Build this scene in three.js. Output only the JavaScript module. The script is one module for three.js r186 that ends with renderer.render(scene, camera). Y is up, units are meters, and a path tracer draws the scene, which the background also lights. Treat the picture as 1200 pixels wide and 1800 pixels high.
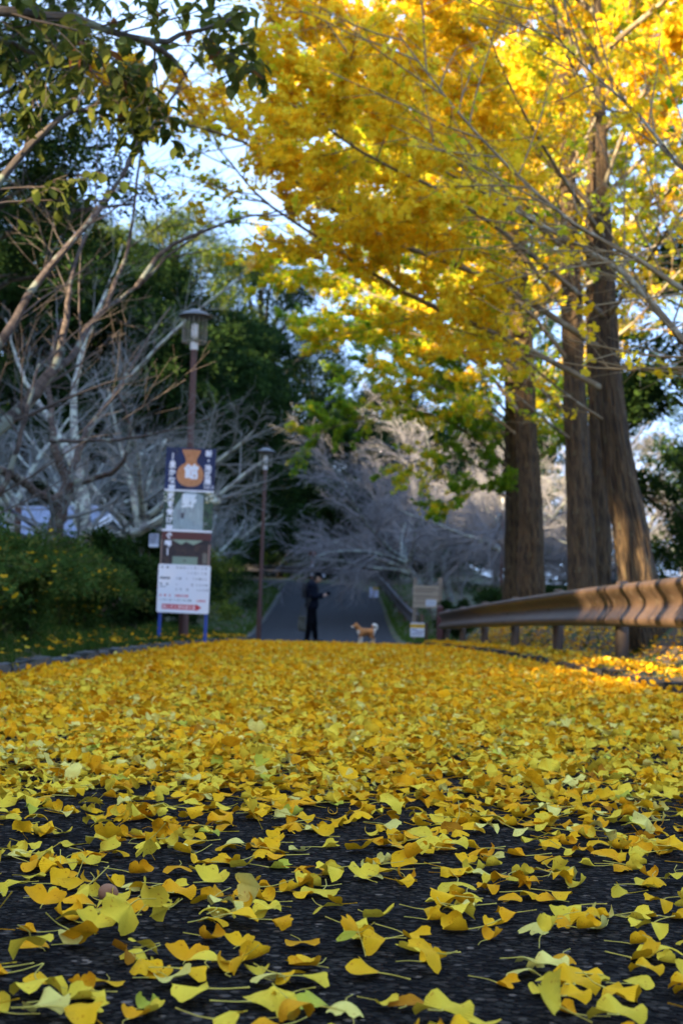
import * as THREE from 'three';
import { mergeGeometries } from 'three/addons/utils/BufferGeometryUtils.js';
import { MarchingCubes } from 'three/addons/objects/MarchingCubes.js';

// ------------------------------------------------------------------ camera, sky, sun, exposure
const V = (x, y, z) => new THREE.Vector3(x, y, z), R = THREE.MathUtils.degToRad;
const scene = new THREE.Scene();
const renderer = new THREE.WebGLRenderer();
renderer.toneMapping = THREE.LinearToneMapping;
renderer.toneMappingExposure = 5.1;
renderer.shadowMap.enabled = true;
const PW = 1200, PH = 1800, FOC = 2670;                       // size of the photograph and its focal length in its pixels
const camera = new THREE.PerspectiveCamera(2 * Math.atan(PH / 2 / FOC) * 180 / Math.PI, PW / PH, 0.1, 4000);
camera.filmGauge = 23.6;
camera.position.set(0, 0.38, 0);
camera.rotation.order = 'YXZ';
camera.rotation.set(Math.atan(175 / FOC), 0, R(1.5));
camera.focus = 2.35; camera.userData.fStop = 6.2;
camera.updateMatrixWorld();
scene.add(camera);

const SUN = V(-0.72, 0.27, 0.64).normalize();
const sun = new THREE.DirectionalLight(new THREE.Color().setRGB(1, 0.78, 0.5), 5);
sun.position.copy(SUN).multiplyScalar(120).add(V(0, 0, -20)); sun.target.position.set(0, 0, -20);
sun.castShadow = true; sun.shadow.mapSize.set(4096, 4096);
Object.assign(sun.shadow.camera, { left: -70, right: 70, top: 60, bottom: -60, near: 1, far: 320 });
scene.add(sun, sun.target);

let seedState = 7;
const rnd = () => { seedState = (seedState + 0x6d2b79f5) | 0; let t = Math.imul(seedState ^ (seedState >>> 15), 1 | seedState); t = (t + Math.imul(t ^ (t >>> 7), 61 | t)) ^ t; return ((t ^ (t >>> 14)) >>> 0) / 4294967296; };
const rr = (a, b) => a + (b - a) * rnd(), seed = (n) => { seedState = n * 7919 + 13; };
const hash = (x, y, s = 0) => { let h = Math.imul(x | 0, 374761393) + Math.imul(y | 0, 668265263) + Math.imul(s | 0, 2147483647 ^ 9176); h = Math.imul(h ^ (h >>> 13), 1274126177); return ((h ^ (h >>> 16)) >>> 0) / 4294967296; };
const mod = (a, n) => ((a % n) + n) % n;
function vnoise(x, y, px = 1e6, py = 1e6, s = 0) {              // value noise, periodic in px, py cells
  const ix = Math.floor(x), iy = Math.floor(y), fx = x - ix, fy = y - iy, u = fx * fx * (3 - 2 * fx), v = fy * fy * (3 - 2 * fy);
  const g = (a, b) => hash(mod(ix + a, px), mod(iy + b, py), s);
  return (g(0, 0) * (1 - u) + g(1, 0) * u) * (1 - v) + (g(0, 1) * (1 - u) + g(1, 1) * u) * v;
}
const fbm = (x, y, px, py, s, o = 4) => { let a = 0, k = 0.5, t = 0; for (let i = 0; i < o; i++) { a += k * vnoise(x, y, px, py, s + i); t += k; x *= 2; y *= 2; px *= 2; py *= 2; k *= 0.5; } return a / t; };
const mix = (a, b, t) => a + (b - a) * t, clamp = (x, a = 0, b = 1) => Math.min(b, Math.max(a, x)), sstep = (a, b, x) => { const t = clamp((x - a) / (b - a)); return t * t * (3 - 2 * t); };

{ // the sky: clear blue, paler towards the horizon and round the sun, thin high veils
  const w = 512, h = 256, d = new Float32Array(w * h * 4);
  for (let j = 0; j < h; j++) for (let i = 0; i < w; i++) {
    const el = ((j + 0.5) / h - 0.5) * Math.PI, az = ((i + 0.5) / w - 0.5) * 2 * Math.PI;
    const x = Math.cos(az) * Math.cos(el), y = Math.sin(el), z = Math.sin(az) * Math.cos(el), c = x * SUN.x + y * SUN.y + z * SUN.z;
    const up = Math.max(0, y), t = Math.pow(1 - up, 3);
    let col = [mix(0.18, 0.235, t), mix(0.3, 0.345, t), mix(0.56, 0.55, t)];
    const glow = 0.22 * Math.pow(Math.max(0, c), 4) + 1.2 * Math.pow(Math.max(0, c), 40);
    const veil = sstep(0.42, 0.8, fbm(x / (up + 0.25) * 2.2 + 9, z / (up + 0.25) * 2.2 + 9, 1e6, 1e6, 3)) * 0.4;
    col = col.map((k, n) => mix(k, [0.34, 0.42, 0.56][n], veil) + glow * [1.1, 0.95, 0.75][n]);
    if (y < 0) col = [0.2, 0.2, 0.2];
    d.set([col[0] * 0.86, col[1] * 0.86, col[2] * 0.86, 1], (j * w + i) * 4);
  }
  const sky = new THREE.DataTexture(d, w, h, THREE.RGBAFormat, THREE.FloatType);
  sky.mapping = THREE.EquirectangularReflectionMapping; sky.magFilter = THREE.LinearFilter; sky.needsUpdate = true;
  scene.background = sky; scene.environment = sky;
}

// ------------------------------------------------------------------ helpers
// the place (x, y, z) at distance d along the road that the camera sees at a pixel of the photograph; used to survey positions
function at(px, py, d) { const v = V((px - PW / 2) / FOC, -(py - PH / 2) / FOC, -1).applyQuaternion(camera.quaternion); return v.multiplyScalar(-d / v.z).add(camera.position); }
const proj = (p) => { const q = p.clone().applyMatrix4(camera.matrixWorldInverse); return [PW / 2 + q.x / -q.z * FOC, PH / 2 - q.y / -q.z * FOC, -q.z]; };
const names = new Map();
function numbered(n) { const k = names.get(n) ?? 0; names.set(n, k + 1); return k ? n + '_' + String(k).padStart(3, '0') : n; }
function tag(o, label, category, group, kind) { if (label) o.userData.label = label; if (category) o.userData.category = category; if (group) o.userData.group = group; if (kind) o.userData.kind = kind; return o; }
function thing(name, label, category, pos = V(0, 0, 0), group, turn = 0) { const g = new THREE.Group(); g.name = numbered(name); g.position.copy(pos); g.rotation.y = turn; scene.add(g); return tag(g, label, category, group); }
function part(name, geo, mat, parent, kind) { const m = new THREE.Mesh(geo, mat); m.name = parent === scene ? numbered(name) : name; m.castShadow = m.receiveShadow = true; if (kind) m.userData.kind = kind; parent.add(m); return m; }
const std = (rgb, o = {}) => { const m = new THREE.MeshPhysicalMaterial({ roughness: 0.8, ...o }); m.color.setRGB(...rgb); if (o.color) m.color.copy(o.color); return m; };
function tex(w, h, fn, srgb) {                                   // fn(u, v) -> linear rgb or grey 0..1
  const d = new Uint8Array(w * h * 4);
  for (let j = 0; j < h; j++) for (let i = 0; i < w; i++) {
    const c = fn((i + 0.5) / w, (j + 0.5) / h), o = (j * w + i) * 4;
    for (let k = 0; k < 3; k++) { let v = clamp(Array.isArray(c) ? c[k] : c); if (srgb) v = v < 0.0031308 ? v * 12.92 : 1.055 * Math.pow(v, 1 / 2.4) - 0.055; d[o + k] = v * 255; }
    d[o + 3] = 255;
  }
  const t = new THREE.DataTexture(d, w, h); t.wrapS = t.wrapT = THREE.RepeatWrapping; t.magFilter = THREE.LinearFilter; t.minFilter = THREE.LinearMipmapLinearFilter; t.generateMipmaps = true;
  if (srgb) t.colorSpace = THREE.SRGBColorSpace; t.needsUpdate = true; return t;
}
class MB {                                                       // mesh builder
  constructor() { this.p = []; this.u = []; this.i = []; this.c = []; this.n = null; }
  v(x, y, z, u = 0, w = 0, c) { this.p.push(x, y, z); this.u.push(u, w); if (c) this.c.push(c[0], c[1], c[2]); return this.p.length / 3 - 1; }
  quad(a, b, c, d) { this.i.push(a, b, c, a, c, d); }
  tube(pts, rad, sides = 5, cap = true) {
    const n = pts.length; let T = pts[1].clone().sub(pts[0]).normalize(), N = Math.abs(T.y) < 0.9 ? V(0, 1, 0) : V(1, 0, 0); N = N.sub(T.clone().multiplyScalar(N.dot(T))).normalize();
    let len = rnd() * 3, prev = -1; const u0 = rnd();
    for (let k = 0; k < n; k++) {
      const t = (k === 0 ? pts[1].clone().sub(pts[0]) : k === n - 1 ? pts[k].clone().sub(pts[k - 1]) : pts[k + 1].clone().sub(pts[k - 1])).normalize();
      N.sub(t.clone().multiplyScalar(N.dot(t))).normalize(); const B = t.clone().cross(N), r = rad[k];
      if (k) len += pts[k].distanceTo(pts[k - 1]);
      const base = this.p.length / 3;
      for (let s = 0; s <= sides; s++) { const a = s / sides * Math.PI * 2, ca = Math.cos(a) * r, sa = Math.sin(a) * r; this.v(pts[k].x + N.x * ca + B.x * sa, pts[k].y + N.y * ca + B.y * sa, pts[k].z + N.z * ca + B.z * sa, u0 + s / sides * Math.max(0.15, Math.PI * 2 * rad[0]), len); }
      if (prev >= 0) for (let s = 0; s < sides; s++) this.quad(prev + s, prev + s + 1, base + s + 1, base + s);
      prev = base;
    }
    if (cap) { const e = pts[n - 1], c = this.v(e.x, e.y, e.z, u0, len); for (let s = 0; s < sides; s++) this.i.push(prev + s, prev + s + 1, c); }
    return this;
  }
  geo(base) {
    const g = new THREE.BufferGeometry();
    g.setAttribute('position', new THREE.Float32BufferAttribute(this.p, 3)); g.setAttribute('uv', new THREE.Float32BufferAttribute(this.u, 2));
    if (this.c.length) g.setAttribute('color', new THREE.Float32BufferAttribute(this.c, 3));
    g.setIndex(this.i); if (base) g.translate(-base.x, -base.y, -base.z); g.computeVertexNormals(); return g;
  }
}
const boxG = (w, h, d, x = 0, y = 0, z = 0) => new THREE.BoxGeometry(w, h, d).translate(x, y, z);
const cylG = (r0, r1, h, n = 12, y = h / 2) => new THREE.CylinderGeometry(r1, r0, h, n).translate(0, y, 0);
function roundPlate(w, h, d, r) { const s = new THREE.Shape(), x = w / 2, y = h / 2; s.moveTo(-x + r, -y); s.lineTo(x - r, -y); s.quadraticCurveTo(x, -y, x, -y + r); s.lineTo(x, y - r); s.quadraticCurveTo(x, y, x - r, y); s.lineTo(-x + r, y); s.quadraticCurveTo(-x, y, -x, y - r); s.lineTo(-x, -y + r); s.quadraticCurveTo(-x, -y, -x + r, -y);
  const g = new THREE.ExtrudeGeometry(s, { depth: d, bevelEnabled: false, curveSegments: 4 }); const p = g.attributes.position, u = g.attributes.uv; for (let i = 0; i < p.count; i++) u.setXY(i, p.getX(i) / w + 0.5, p.getY(i) / h + 0.5); return g; }
const smooth = (pts, n) => new THREE.CatmullRomCurve3(pts, false, 'centripetal').getPoints(n);

// ------------------------------------------------------------------ terrain
const RY = [[-400, 0], [0, 0], [5, 0], [10, -0.01], [16, -0.05], [24, -0.15], [32, -0.28], [37, -0.38], [42, -0.36], [50, 0.08], [60, 0.85], [72, 1.7], [90, 2.2], [2000, 2.2]];
function roadY(z) { const d = -z; let k = 0; while (k < RY.length - 2 && RY[k + 1][0] < d) k++; const [a, ya] = RY[k], [b, yb] = RY[k + 1], t = clamp((d - a) / (b - a)); const m = (i) => i <= 0 || i >= RY.length - 1 ? 0 : (RY[i + 1][1] - RY[i - 1][1]) / (RY[i + 1][0] - RY[i - 1][0]); const m0 = m(k) * (b - a), m1 = m(k + 1) * (b - a);
  return (2 * t ** 3 - 3 * t * t + 1) * ya + (t ** 3 - 2 * t * t + t) * m0 + (-2 * t ** 3 + 3 * t * t) * yb + (t ** 3 - t * t) * m1; }
const CL = [[0, 30], [0, -30], [-0.35, -37], [-0.42, -50], [-0.42, -62], [-1.4, -69], [-4.2, -73.4], [-9, -75.2], [-40, -78]];   // centre line of the road
const halfW = (z) => mix(1.72, 1.95, sstep(-30, -37, z));
function clDist(x, z) { let best = 1e9; for (let k = 0; k < CL.length - 1; k++) { const [ax, az] = CL[k], [bx, bz] = CL[k + 1], dx = bx - ax, dz = bz - az, t = clamp(((x - ax) * dx + (z - az) * dz) / (dx * dx + dz * dz)); best = Math.min(best, Math.hypot(x - ax - dx * t, z - az - dz * t)); } return best; }
function terrain(x, z) {
  const D = clDist(x, z), u = Math.max(0, D - halfW(z)), d = -z, left = x < (d > 30 ? -0.4 : 0) && d < 74, base = roadY(z);
  if (u <= 0) return base - 0.05;
  let y = base + 0.055 * sstep(0, 0.12, u) - 0.05 * (1 - sstep(0, 0.12, u));
  if (left) { const slope = mix(0.1, 0.62, sstep(28, 62, d)); y += 0.12 * sstep(0.2, 1.6, u) + Math.min(7, Math.max(0, u - 1.2) * slope) + 0.05 * (vnoise(x * 0.8, z * 0.8, 1e6, 1e6, 5) - 0.5); }
  else if (d < 74) y += -0.02 * sstep(0, 0.5, u) + 0.36 * sstep(0.68, 1.35, u) * sstep(38, 32, d) - Math.min(3.5, Math.max(0, u - 3.5) * 0.13) + 0.04 * (vnoise(x, z, 1e6, 1e6, 6) - 0.5);
  if (d > 74) y += 8 * sstep(84, 130, d) * (1 - sstep(2, 14, x));
  return y;
}
const gripNoise = (u, v) => fbm(u * 8, v * 8, 8, 8, 1, 5);
const soilTex = tex(512, 512, (u, v) => { const a = gripNoise(u, v), b = vnoise(u * 120, v * 120, 120, 120, 9), g = sstep(0.45, 0.62, fbm(u * 5, v * 5, 5, 5, 31)); return [mix(0.075, 0.03, g) * (0.6 + a * 0.5 + b * 0.4), mix(0.05, 0.055, g) * (0.6 + a * 0.5 + b * 0.4), mix(0.025, 0.014, g) * (0.6 + a * 0.5 + b * 0.4)]; }, true);
const soilBump = tex(512, 512, (u, v) => 0.6 * gripNoise(u, v) + 0.4 * vnoise(u * 90, v * 90, 90, 90, 9));
{
  const xs = [], zs = []; for (let x = 0, s = 0.28; x < 1600; x += s, s *= x < 8 ? 1.01 : 1.09) { xs.push(x); if (x) xs.unshift(-x); }
  for (let z = 5, s = 0.7; z > -1800; z -= s, s *= z > -85 ? 1 : 1.12) zs.push(z); for (let z = 8, s = 3; z < 900; z += s, s *= 1.3) zs.unshift(z);
  const m = new MB(); for (const z of zs) for (const x of xs) m.v(x, terrain(x, z), z, x / 2.3, z / 2.3);
  const n = xs.length; for (let j = 0; j < zs.length - 1; j++) for (let i = 0; i < n - 1; i++) m.quad(j * n + i, j * n + i + 1, (j + 1) * n + i + 1, (j + 1) * n + i);
  const g = part('ground', m.geo(), std([1, 1, 1], { map: soilTex, bumpMap: soilBump, bumpScale: 0.02, roughness: 0.95 }), scene, 'structure'); g.userData.label = 'soil and grass verges and wooded slopes beside the road';
}

// ------------------------------------------------------------------ road
const AS = 1024, pebble = new Float32Array(AS * AS), tone = new Float32Array(AS * AS);
{ // coarse worn asphalt, 0.9 m per tile: stones of 4 to 11 mm packed together
  seed(3); const N = 14000, cell = AS / 64, grid = Array.from({ length: 64 * 64 }, () => []);
  for (let k = 0; k < N; k++) { const s = { x: rnd() * AS, y: rnd() * AS, r: rr(3.2, 8.5), h: rr(0.45, 1), t: rnd() }; grid[Math.floor(s.y / cell) * 64 + Math.floor(s.x / cell)].push(s); }
  for (let j = 0; j < AS; j++) for (let i = 0; i < AS; i++) {
    let best = 0, bt = 0.2; const ci = Math.floor(i / cell), cj = Math.floor(j / cell);
    for (let b = -1; b <= 1; b++) for (let a = -1; a <= 1; a++) for (const s of grid[mod(cj + b, 64) * 64 + mod(ci + a, 64)]) {
      let dx = Math.abs(i - s.x), dy = Math.abs(j - s.y); if (dx > AS / 2) dx = AS - dx; if (dy > AS / 2) dy = AS - dy;
      const q = 1 - (dx * dx + dy * dy) / (s.r * s.r); if (q > 0) { const hh = s.h * Math.sqrt(Math.min(1, q * 1.6)); if (hh > best) { best = hh; bt = s.t; } }
    }
    pebble[j * AS + i] = best; tone[j * AS + i] = best > 0.2 ? bt : 0.1;
  }
}
const texel = (arr, u, v) => arr[Math.floor(v * AS) * AS + Math.floor(u * AS)];
const asphaltMap = tex(AS, AS, (u, v) => { const t = texel(tone, u, v), h = texel(pebble, u, v), k = 0.0012 + 0.03 * t * t * t * h + 0.0015 * h + (t > 0.99 ? 0.07 : t > 0.965 ? 0.02 : 0); return [k * (t > 0.9 ? 1.3 : 1.2), k, k * 0.72]; }, true);
const asphaltBump = tex(AS, AS, (u, v) => texel(pebble, u, v) * 0.9 + 0.1 * hash(u * AS, v * AS, 4));
const asphaltRough = tex(AS, AS, (u, v) => 0.9 - 0.25 * texel(tone, u, v));
const asphaltMat = std([1, 1, 1], { map: asphaltMap, bumpMap: asphaltBump, bumpScale: 0.009, roughnessMap: asphaltRough, roughness: 1, specularIntensity: 0.12 });
const wornMap = tex(512, 512, (u, v) => { const b = vnoise(u * 220, v * 220, 220, 220, 2), a = gripNoise(u, v); const k = 0.026 + 0.026 * (a - 0.5) + 0.028 * (b - 0.5) * b; return [k, k * 1.02, k * 1.05]; }, true);
const wornMat = std([1, 1, 1], { map: wornMap, roughness: 0.9, specularIntensity: 0.3, bumpMap: soilBump, bumpScale: 0.004 });
function ribbon(name, z0, z1, mat, uvs, lift) {                  // a strip of road between two places on its centre line
  const curve = new THREE.CatmullRomCurve3(CL.map(([x, z]) => V(x, 0, z)), false, 'centripetal').getSpacedPoints(420).filter((p) => p.z <= z0 && p.z >= z1 && p.x > -34);
  const m = new MB(), C = 7; curve.forEach((p, k) => { const q = curve[Math.min(k + 1, curve.length - 1)], o = curve[Math.max(k - 1, 0)], t = q.clone().sub(o).normalize(), s = V(-t.z, 0, t.x), w = halfW(p.z);
    for (let c = 0; c < C; c++) { const e = (c / (C - 1) * 2 - 1) * (w + 0.02), x = p.x + s.x * e, z = p.z + s.z * e; m.v(x, roadY(z) + lift, z, x / uvs, z / uvs); } });
  for (let k = 0; k < curve.length - 1; k++) for (let c = 0; c < C - 1; c++) m.quad(k * C + c, k * C + c + 1, (k + 1) * C + c + 1, (k + 1) * C + c);
  const o = part(name, m.geo(), mat, scene, 'structure'); return o;
}
ribbon('road', 9, -37, asphaltMat, 0.9, 0).userData.label = 'dark coarse asphalt lane under fallen leaves';
ribbon('road', -36.4, -200, wornMat, 1.6, 0.004).userData.label = 'worn grey asphalt road rising to the bend';

// kerbs, stone by stone
const concreteMap = tex(256, 256, (u, v) => { const a = fbm(u * 6, v * 6, 6, 6, 12, 5), b = vnoise(u * 90, v * 90, 90, 90, 2), moss = sstep(0.55, 0.7, fbm(u * 4, v * 4, 4, 4, 44)); const k = 0.085 + 0.08 * (a - 0.5) + 0.06 * (b - 0.5); return [mix(k, 0.05, moss), mix(k, 0.07, moss), mix(k * 0.95, 0.03, moss)]; }, true);
const concreteMat = std([1, 1, 1], { map: concreteMap, bumpMap: soilBump, bumpScale: 0.01, roughness: 0.95 });
const oldStone = std([0.4, 0.38, 0.34], { map: concreteMap, bumpMap: soilBump, bumpScale: 0.015, roughness: 1 });
function kerb(label, side, d0, d1, rise, w, mat = concreteMat) {
  const g = thing('kerb', label, null); g.userData.kind = 'structure'; const L = 0.6, vars = [0, 1, 2].map(() => { const b = new THREE.BoxGeometry(w, rise + 0.1, L - 0.012, 1, 2, 4), p = b.attributes.position; for (let i = 0; i < p.count; i++) { const k = 0.006; p.setXYZ(i, p.getX(i) + rr(-k, k), p.getY(i) + (p.getY(i) > 0 ? rr(-2 * k, k) : 0), p.getZ(i)); } b.computeVertexNormals(); return b; });
  for (let d = d0; d < d1; d += L) { const z = -d - L / 2, x = side * (halfW(z) + w / 2 - 0.01) + (d > 30 ? mix(0, -0.4, sstep(30, 37, d)) : 0); const s = part('kerb_stone', vars[Math.floor(rnd() * 3)], mat, g); s.position.set(x + rr(-0.01, 0.01), roadY(z) + (rise - 0.1) / 2 + rr(-0.012, 0.012), z); s.rotation.set(Math.atan2(roadY(z - 0.3) - roadY(z + 0.3), 0.6), rr(-0.02, 0.02), rr(-0.04, 0.04)); }
}
seed(11); kerb('low mossy concrete kerb along the left verge', -1, 5, 62, 0.06, 0.1); kerb('broken dark kerb half buried in leaves below the guard rail', 1, 5, 34, 0.05, 0.11, oldStone);

// ------------------------------------------------------------------ leaf and bark materials
const leafMat = (o = {}) => std([1, 1, 1], { roughness: 0.85, transmission: 0.42, thickness: 0, side: THREE.DoubleSide, specularIntensity: 0.06, ...o });
const groundLeafTex = tex(256, 256, (u, v) => { // veins fan out from the stalk, with blotches
  const x = (u - 0.5) * 2, y = v * 1.02 + 0.02, th = Math.atan2(x, y), r = Math.hypot(x, y), vein = 0.5 + 0.5 * Math.sin(th * 110), b = fbm(u * 5, v * 5, 5, 5, 20), sp = sstep(0.7, 0.82, fbm(u * 11, v * 11, 11, 11, 27)); const k = 0.84 + 0.11 * vein + 0.26 * (b - 0.5); return [k * mix(1, 0.72, sp), k * mix(1, 0.5, sp), k * (1 - 0.5 * sp)]; }, true);
const groundLeafBump = tex(256, 256, (u, v) => { const x = (u - 0.5) * 2, y = v * 1.02 + 0.02, th = Math.atan2(x, y); return 0.5 + 0.5 * Math.sin(th * 110) * 0.6 + 0.3 * (fbm(u * 6, v * 6, 6, 6, 61) - 0.5); });
const groundLeafMat = leafMat({ transmission: 0.18, map: groundLeafTex, bumpMap: groundLeafBump, bumpScale: 0.0009, roughness: 0.8, specularIntensity: 0.1 });
const canopyMat = leafMat({ transmission: 0.5 });
const greenMat = leafMat({ transmission: 0.3, roughness: 0.8 });
const bark = (s, dark, light, lichen, horizontal, amount) => tex(256, 512, (u, v) => {
  const a = horizontal ? fbm(u * 4, v * 48, 4, 48, s, 3) : fbm(u * 34, v * 6, 34, 6, s, 4), b = fbm(u * 7, v * 7, 7, 7, s + 5), c = sstep(1 - amount - 0.08, 1 - amount + 0.08, fbm(u * 6, v * 12, 6, 12, s + 9)), t = clamp((a - 0.28) * 2.1 + (b - 0.5) * 0.6); return [0, 1, 2].map((k) => mix(mix(dark[k], light[k], t), lichen[k], c)); }, true);
const barkBump = tex(256, 512, (u, v) => fbm(u * 34, v * 6, 34, 6, 51, 4));
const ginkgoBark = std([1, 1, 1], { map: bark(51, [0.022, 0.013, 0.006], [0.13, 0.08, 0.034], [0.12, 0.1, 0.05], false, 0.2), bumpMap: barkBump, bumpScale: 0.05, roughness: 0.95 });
{ const m = ginkgoBark.map.clone(), b = barkBump.clone(); m.repeat.set(2.3, 1.3); b.repeat.set(2.3, 1.3); m.needsUpdate = b.needsUpdate = true; ginkgoBark.map = m; ginkgoBark.bumpMap = b; }
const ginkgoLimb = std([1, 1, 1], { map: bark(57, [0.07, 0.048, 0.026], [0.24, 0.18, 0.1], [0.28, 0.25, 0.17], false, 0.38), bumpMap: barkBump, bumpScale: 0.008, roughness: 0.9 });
const ginkgoTwig = std([0.24, 0.175, 0.09], { roughness: 0.9 });
const cherryBark = std([1, 1, 1], { map: bark(61, [0.028, 0.018, 0.013], [0.1, 0.074, 0.058], [0.17, 0.185, 0.14], true, 0.38), bumpMap: barkBump, bumpScale: 0.01, roughness: 0.85 });
const paleBark = std([1, 1, 1], { map: bark(65, [0.12, 0.12, 0.115], [0.34, 0.34, 0.32], [0.4, 0.45, 0.38], true, 0.5), roughness: 0.9 });
const greyBark = std([1, 1, 1], { map: bark(66, [0.07, 0.07, 0.066], [0.19, 0.19, 0.175], [0.24, 0.27, 0.22], true, 0.46), roughness: 0.95 }), greyTwig = std([0.2, 0.195, 0.2], { roughness: 0.95 });
const paleTwig = std([0.185, 0.2, 0.195], { roughness: 0.9 });
const darkBark = std([1, 1, 1], { map: bark(68, [0.03, 0.022, 0.016], [0.1, 0.08, 0.06], [0.13, 0.15, 0.1], false, 0.35), bumpMap: barkBump, bumpScale: 0.015, roughness: 0.95 });
const darkTwig = std([0.07, 0.052, 0.04], { roughness: 0.9 });

// ------------------------------------------------------------------ foliage
function fanLeaf(m, O, dir, up, size, col, simple) {              // a ginkgo leaf: stalk end at O, blade along dir
  const side = dir.clone().cross(up).normalize(), n = side.clone().cross(dir).normalize(), P = (x, y, z) => { const q = O.clone().addScaledVector(side, x * size).addScaledVector(dir, y * size).addScaledVector(n, z * size); return m.v(q.x, q.y, q.z, 0, 0, col); };
  const a = P(0, 0.3, 0), b = P(-0.5, 0.72, 0.1), c = P(-0.27, 0.98, 0.0), d = P(0, 0.84, -0.06), e = P(0.27, 0.98, 0.0), f = P(0.5, 0.72, 0.1);
  m.i.push(a, c, b, a, d, c, a, e, d, a, f, e);
  if (!simple) { const s = P(0.012, 0, 0), t = P(-0.012, 0, 0); m.i.push(t, s, a); }
}
function ovalLeaf(m, O, dir, up, size, wide = 0.42) {
  const side = dir.clone().cross(up).normalize(), n = side.clone().cross(dir).normalize(), P = (x, y, z) => { const q = O.clone().addScaledVector(side, x * size).addScaledVector(dir, y * size).addScaledVector(n, z * size); return m.v(q.x, q.y, q.z); };
  const a = P(0, 0, 0), b = P(-wide / 2, 0.42, 0.07), c = P(0, 0.5, -0.03), d = P(wide / 2, 0.42, 0.07), e = P(0, 1, -0.12); m.i.push(a, c, b, a, d, c, b, c, e, c, d, e);
}
const rdir = (yb = 0) => { const z = rr(-1, 1), a = rr(0, 6.2832), s = Math.sqrt(1 - z * z); return V(s * Math.cos(a), z + yb, s * Math.sin(a)).normalize(); };
seed(21);
const ginkgoTufts = [0, 1, 2].map(() => { const m = new MB(), n = 6; for (let k = 0; k < n; k++) { const d = rdir(-0.25); fanLeaf(m, d.clone().multiplyScalar(0.004), d, rdir(0.6), rr(0.046, 0.066), null, k % 2); } return m.geo(); });
const ovalTufts = [0, 1, 2].map(() => { const m = new MB(); for (let k = 0; k < 9; k++) { const d = rdir(0.25); ovalLeaf(m, d.clone().multiplyScalar(rr(0, 0.05)).add(V(rr(-1, 1), rr(-1, 1), rr(-1, 1)).multiplyScalar(0.05)), d, rdir(1), rr(0.06, 0.1)); } return m.geo(); });
const needleTufts = [0, 1].map(() => { const m = new MB(); for (let k = 0; k < 16; k++) { const d = rdir(0.2); ovalLeaf(m, d.clone().multiplyScalar(rr(0, 0.09)), d, rdir(1), rr(0.09, 0.16), 0.2); } return m.geo(); });
const M4 = new THREE.Matrix4(), Q = new THREE.Quaternion(), E3 = new THREE.Euler();
class Tufts {                                                    // collects instances, then makes one stuff part
  constructor() { this.m = []; this.c = []; }
  add(p, s, col, q) { if (q) Q.copy(q); else Q.setFromEuler(E3.set(rr(-0.7, 0.7), rr(0, 6.28), rr(-0.7, 0.7))); M4.compose(p, Q, V(s, s, s)); for (let k = 0; k < 16; k++) this.m.push(M4.elements[k]); this.c.push(col[0], col[1], col[2]); }
  get n() { return this.c.length / 3; }
  build(name, geos, mat, parent, base) {
    const list = [].concat(geos); list.forEach((g, k) => {
      const ids = []; for (let i = k; i < this.n; i += list.length) ids.push(i); if (!ids.length) return;
      const im = new THREE.InstancedMesh(g, mat, ids.length), c = new THREE.Color(); ids.forEach((i, j) => { M4.fromArray(this.m, i * 16); if (base) { M4.elements[12] -= base.x; M4.elements[13] -= base.y; M4.elements[14] -= base.z; } im.setMatrixAt(j, M4); im.setColorAt(j, c.setRGB(this.c[i * 3], this.c[i * 3 + 1], this.c[i * 3 + 2])); });
      im.name = name; im.castShadow = im.receiveShadow = true; im.userData.kind = 'stuff'; parent.add(im);
    });
  }
}
const pick = (pal) => { const w = pal.reduce((a, p) => a + p[1], 0); let r = rnd() * w; for (const [c, k] of pal) { r -= k; if (r <= 0) { const f = rr(0.85, 1.12); return c.map((x) => x * f); } } return pal[0][0]; };
const GOLD = [[[0.9, 0.66, 0.025], 5], [[0.9, 0.57, 0.015], 3], [[0.9, 0.73, 0.05], 4], [[0.62, 0.62, 0.03], 1.4]];
const LIME = [[[0.72, 0.64, 0.025], 4], [[0.44, 0.54, 0.025], 4], [[0.84, 0.62, 0.025], 3], [[0.24, 0.4, 0.02], 2]];
const GREENISH = [[[0.2, 0.36, 0.02], 4], [[0.36, 0.46, 0.025], 3], [[0.1, 0.22, 0.018], 3]];
const EVER = [[[0.021, 0.046, 0.01], 4], [[0.032, 0.062, 0.012], 3], [[0.013, 0.03, 0.009], 3]];
const OLIVE = [[[0.1, 0.14, 0.02], 4], [[0.16, 0.18, 0.025], 2], [[0.05, 0.09, 0.02], 3]];

// a branch and its children; P lists the levels
function perp(t) { const a = Math.abs(t.y) < 0.9 ? V(0, 1, 0) : V(1, 0, 0), x = t.clone().cross(a).normalize(), y = t.clone().cross(x), f = rr(0, 6.2832); return x.multiplyScalar(Math.cos(f)).addScaledVector(y, Math.sin(f)); }
function branch(mb, p0, dir, len, r0, lvl, P, leafAt) {
  const L = P[lvl], n = L.seg, pts = [p0.clone()], rad = [r0], d = dir.clone().normalize();
  for (let k = 1; k <= n; k++) { d.x += rr(-1, 1) * L.wander; d.y += rr(-1, 1) * L.wander + L.trop / n; d.z += rr(-1, 1) * L.wander; d.normalize(); pts.push(pts[k - 1].clone().addScaledVector(d, len / n)); rad.push(r0 * mix(1, L.taper ?? 0.35, k / n)); }
  (Array.isArray(mb) ? mb[lvl >= (L.split ?? 99) ? 1 : 0] : mb).tube(pts, rad, L.sides);
  kidsOf(mb, pts, rad, len, lvl, P, leafAt);
}
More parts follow.
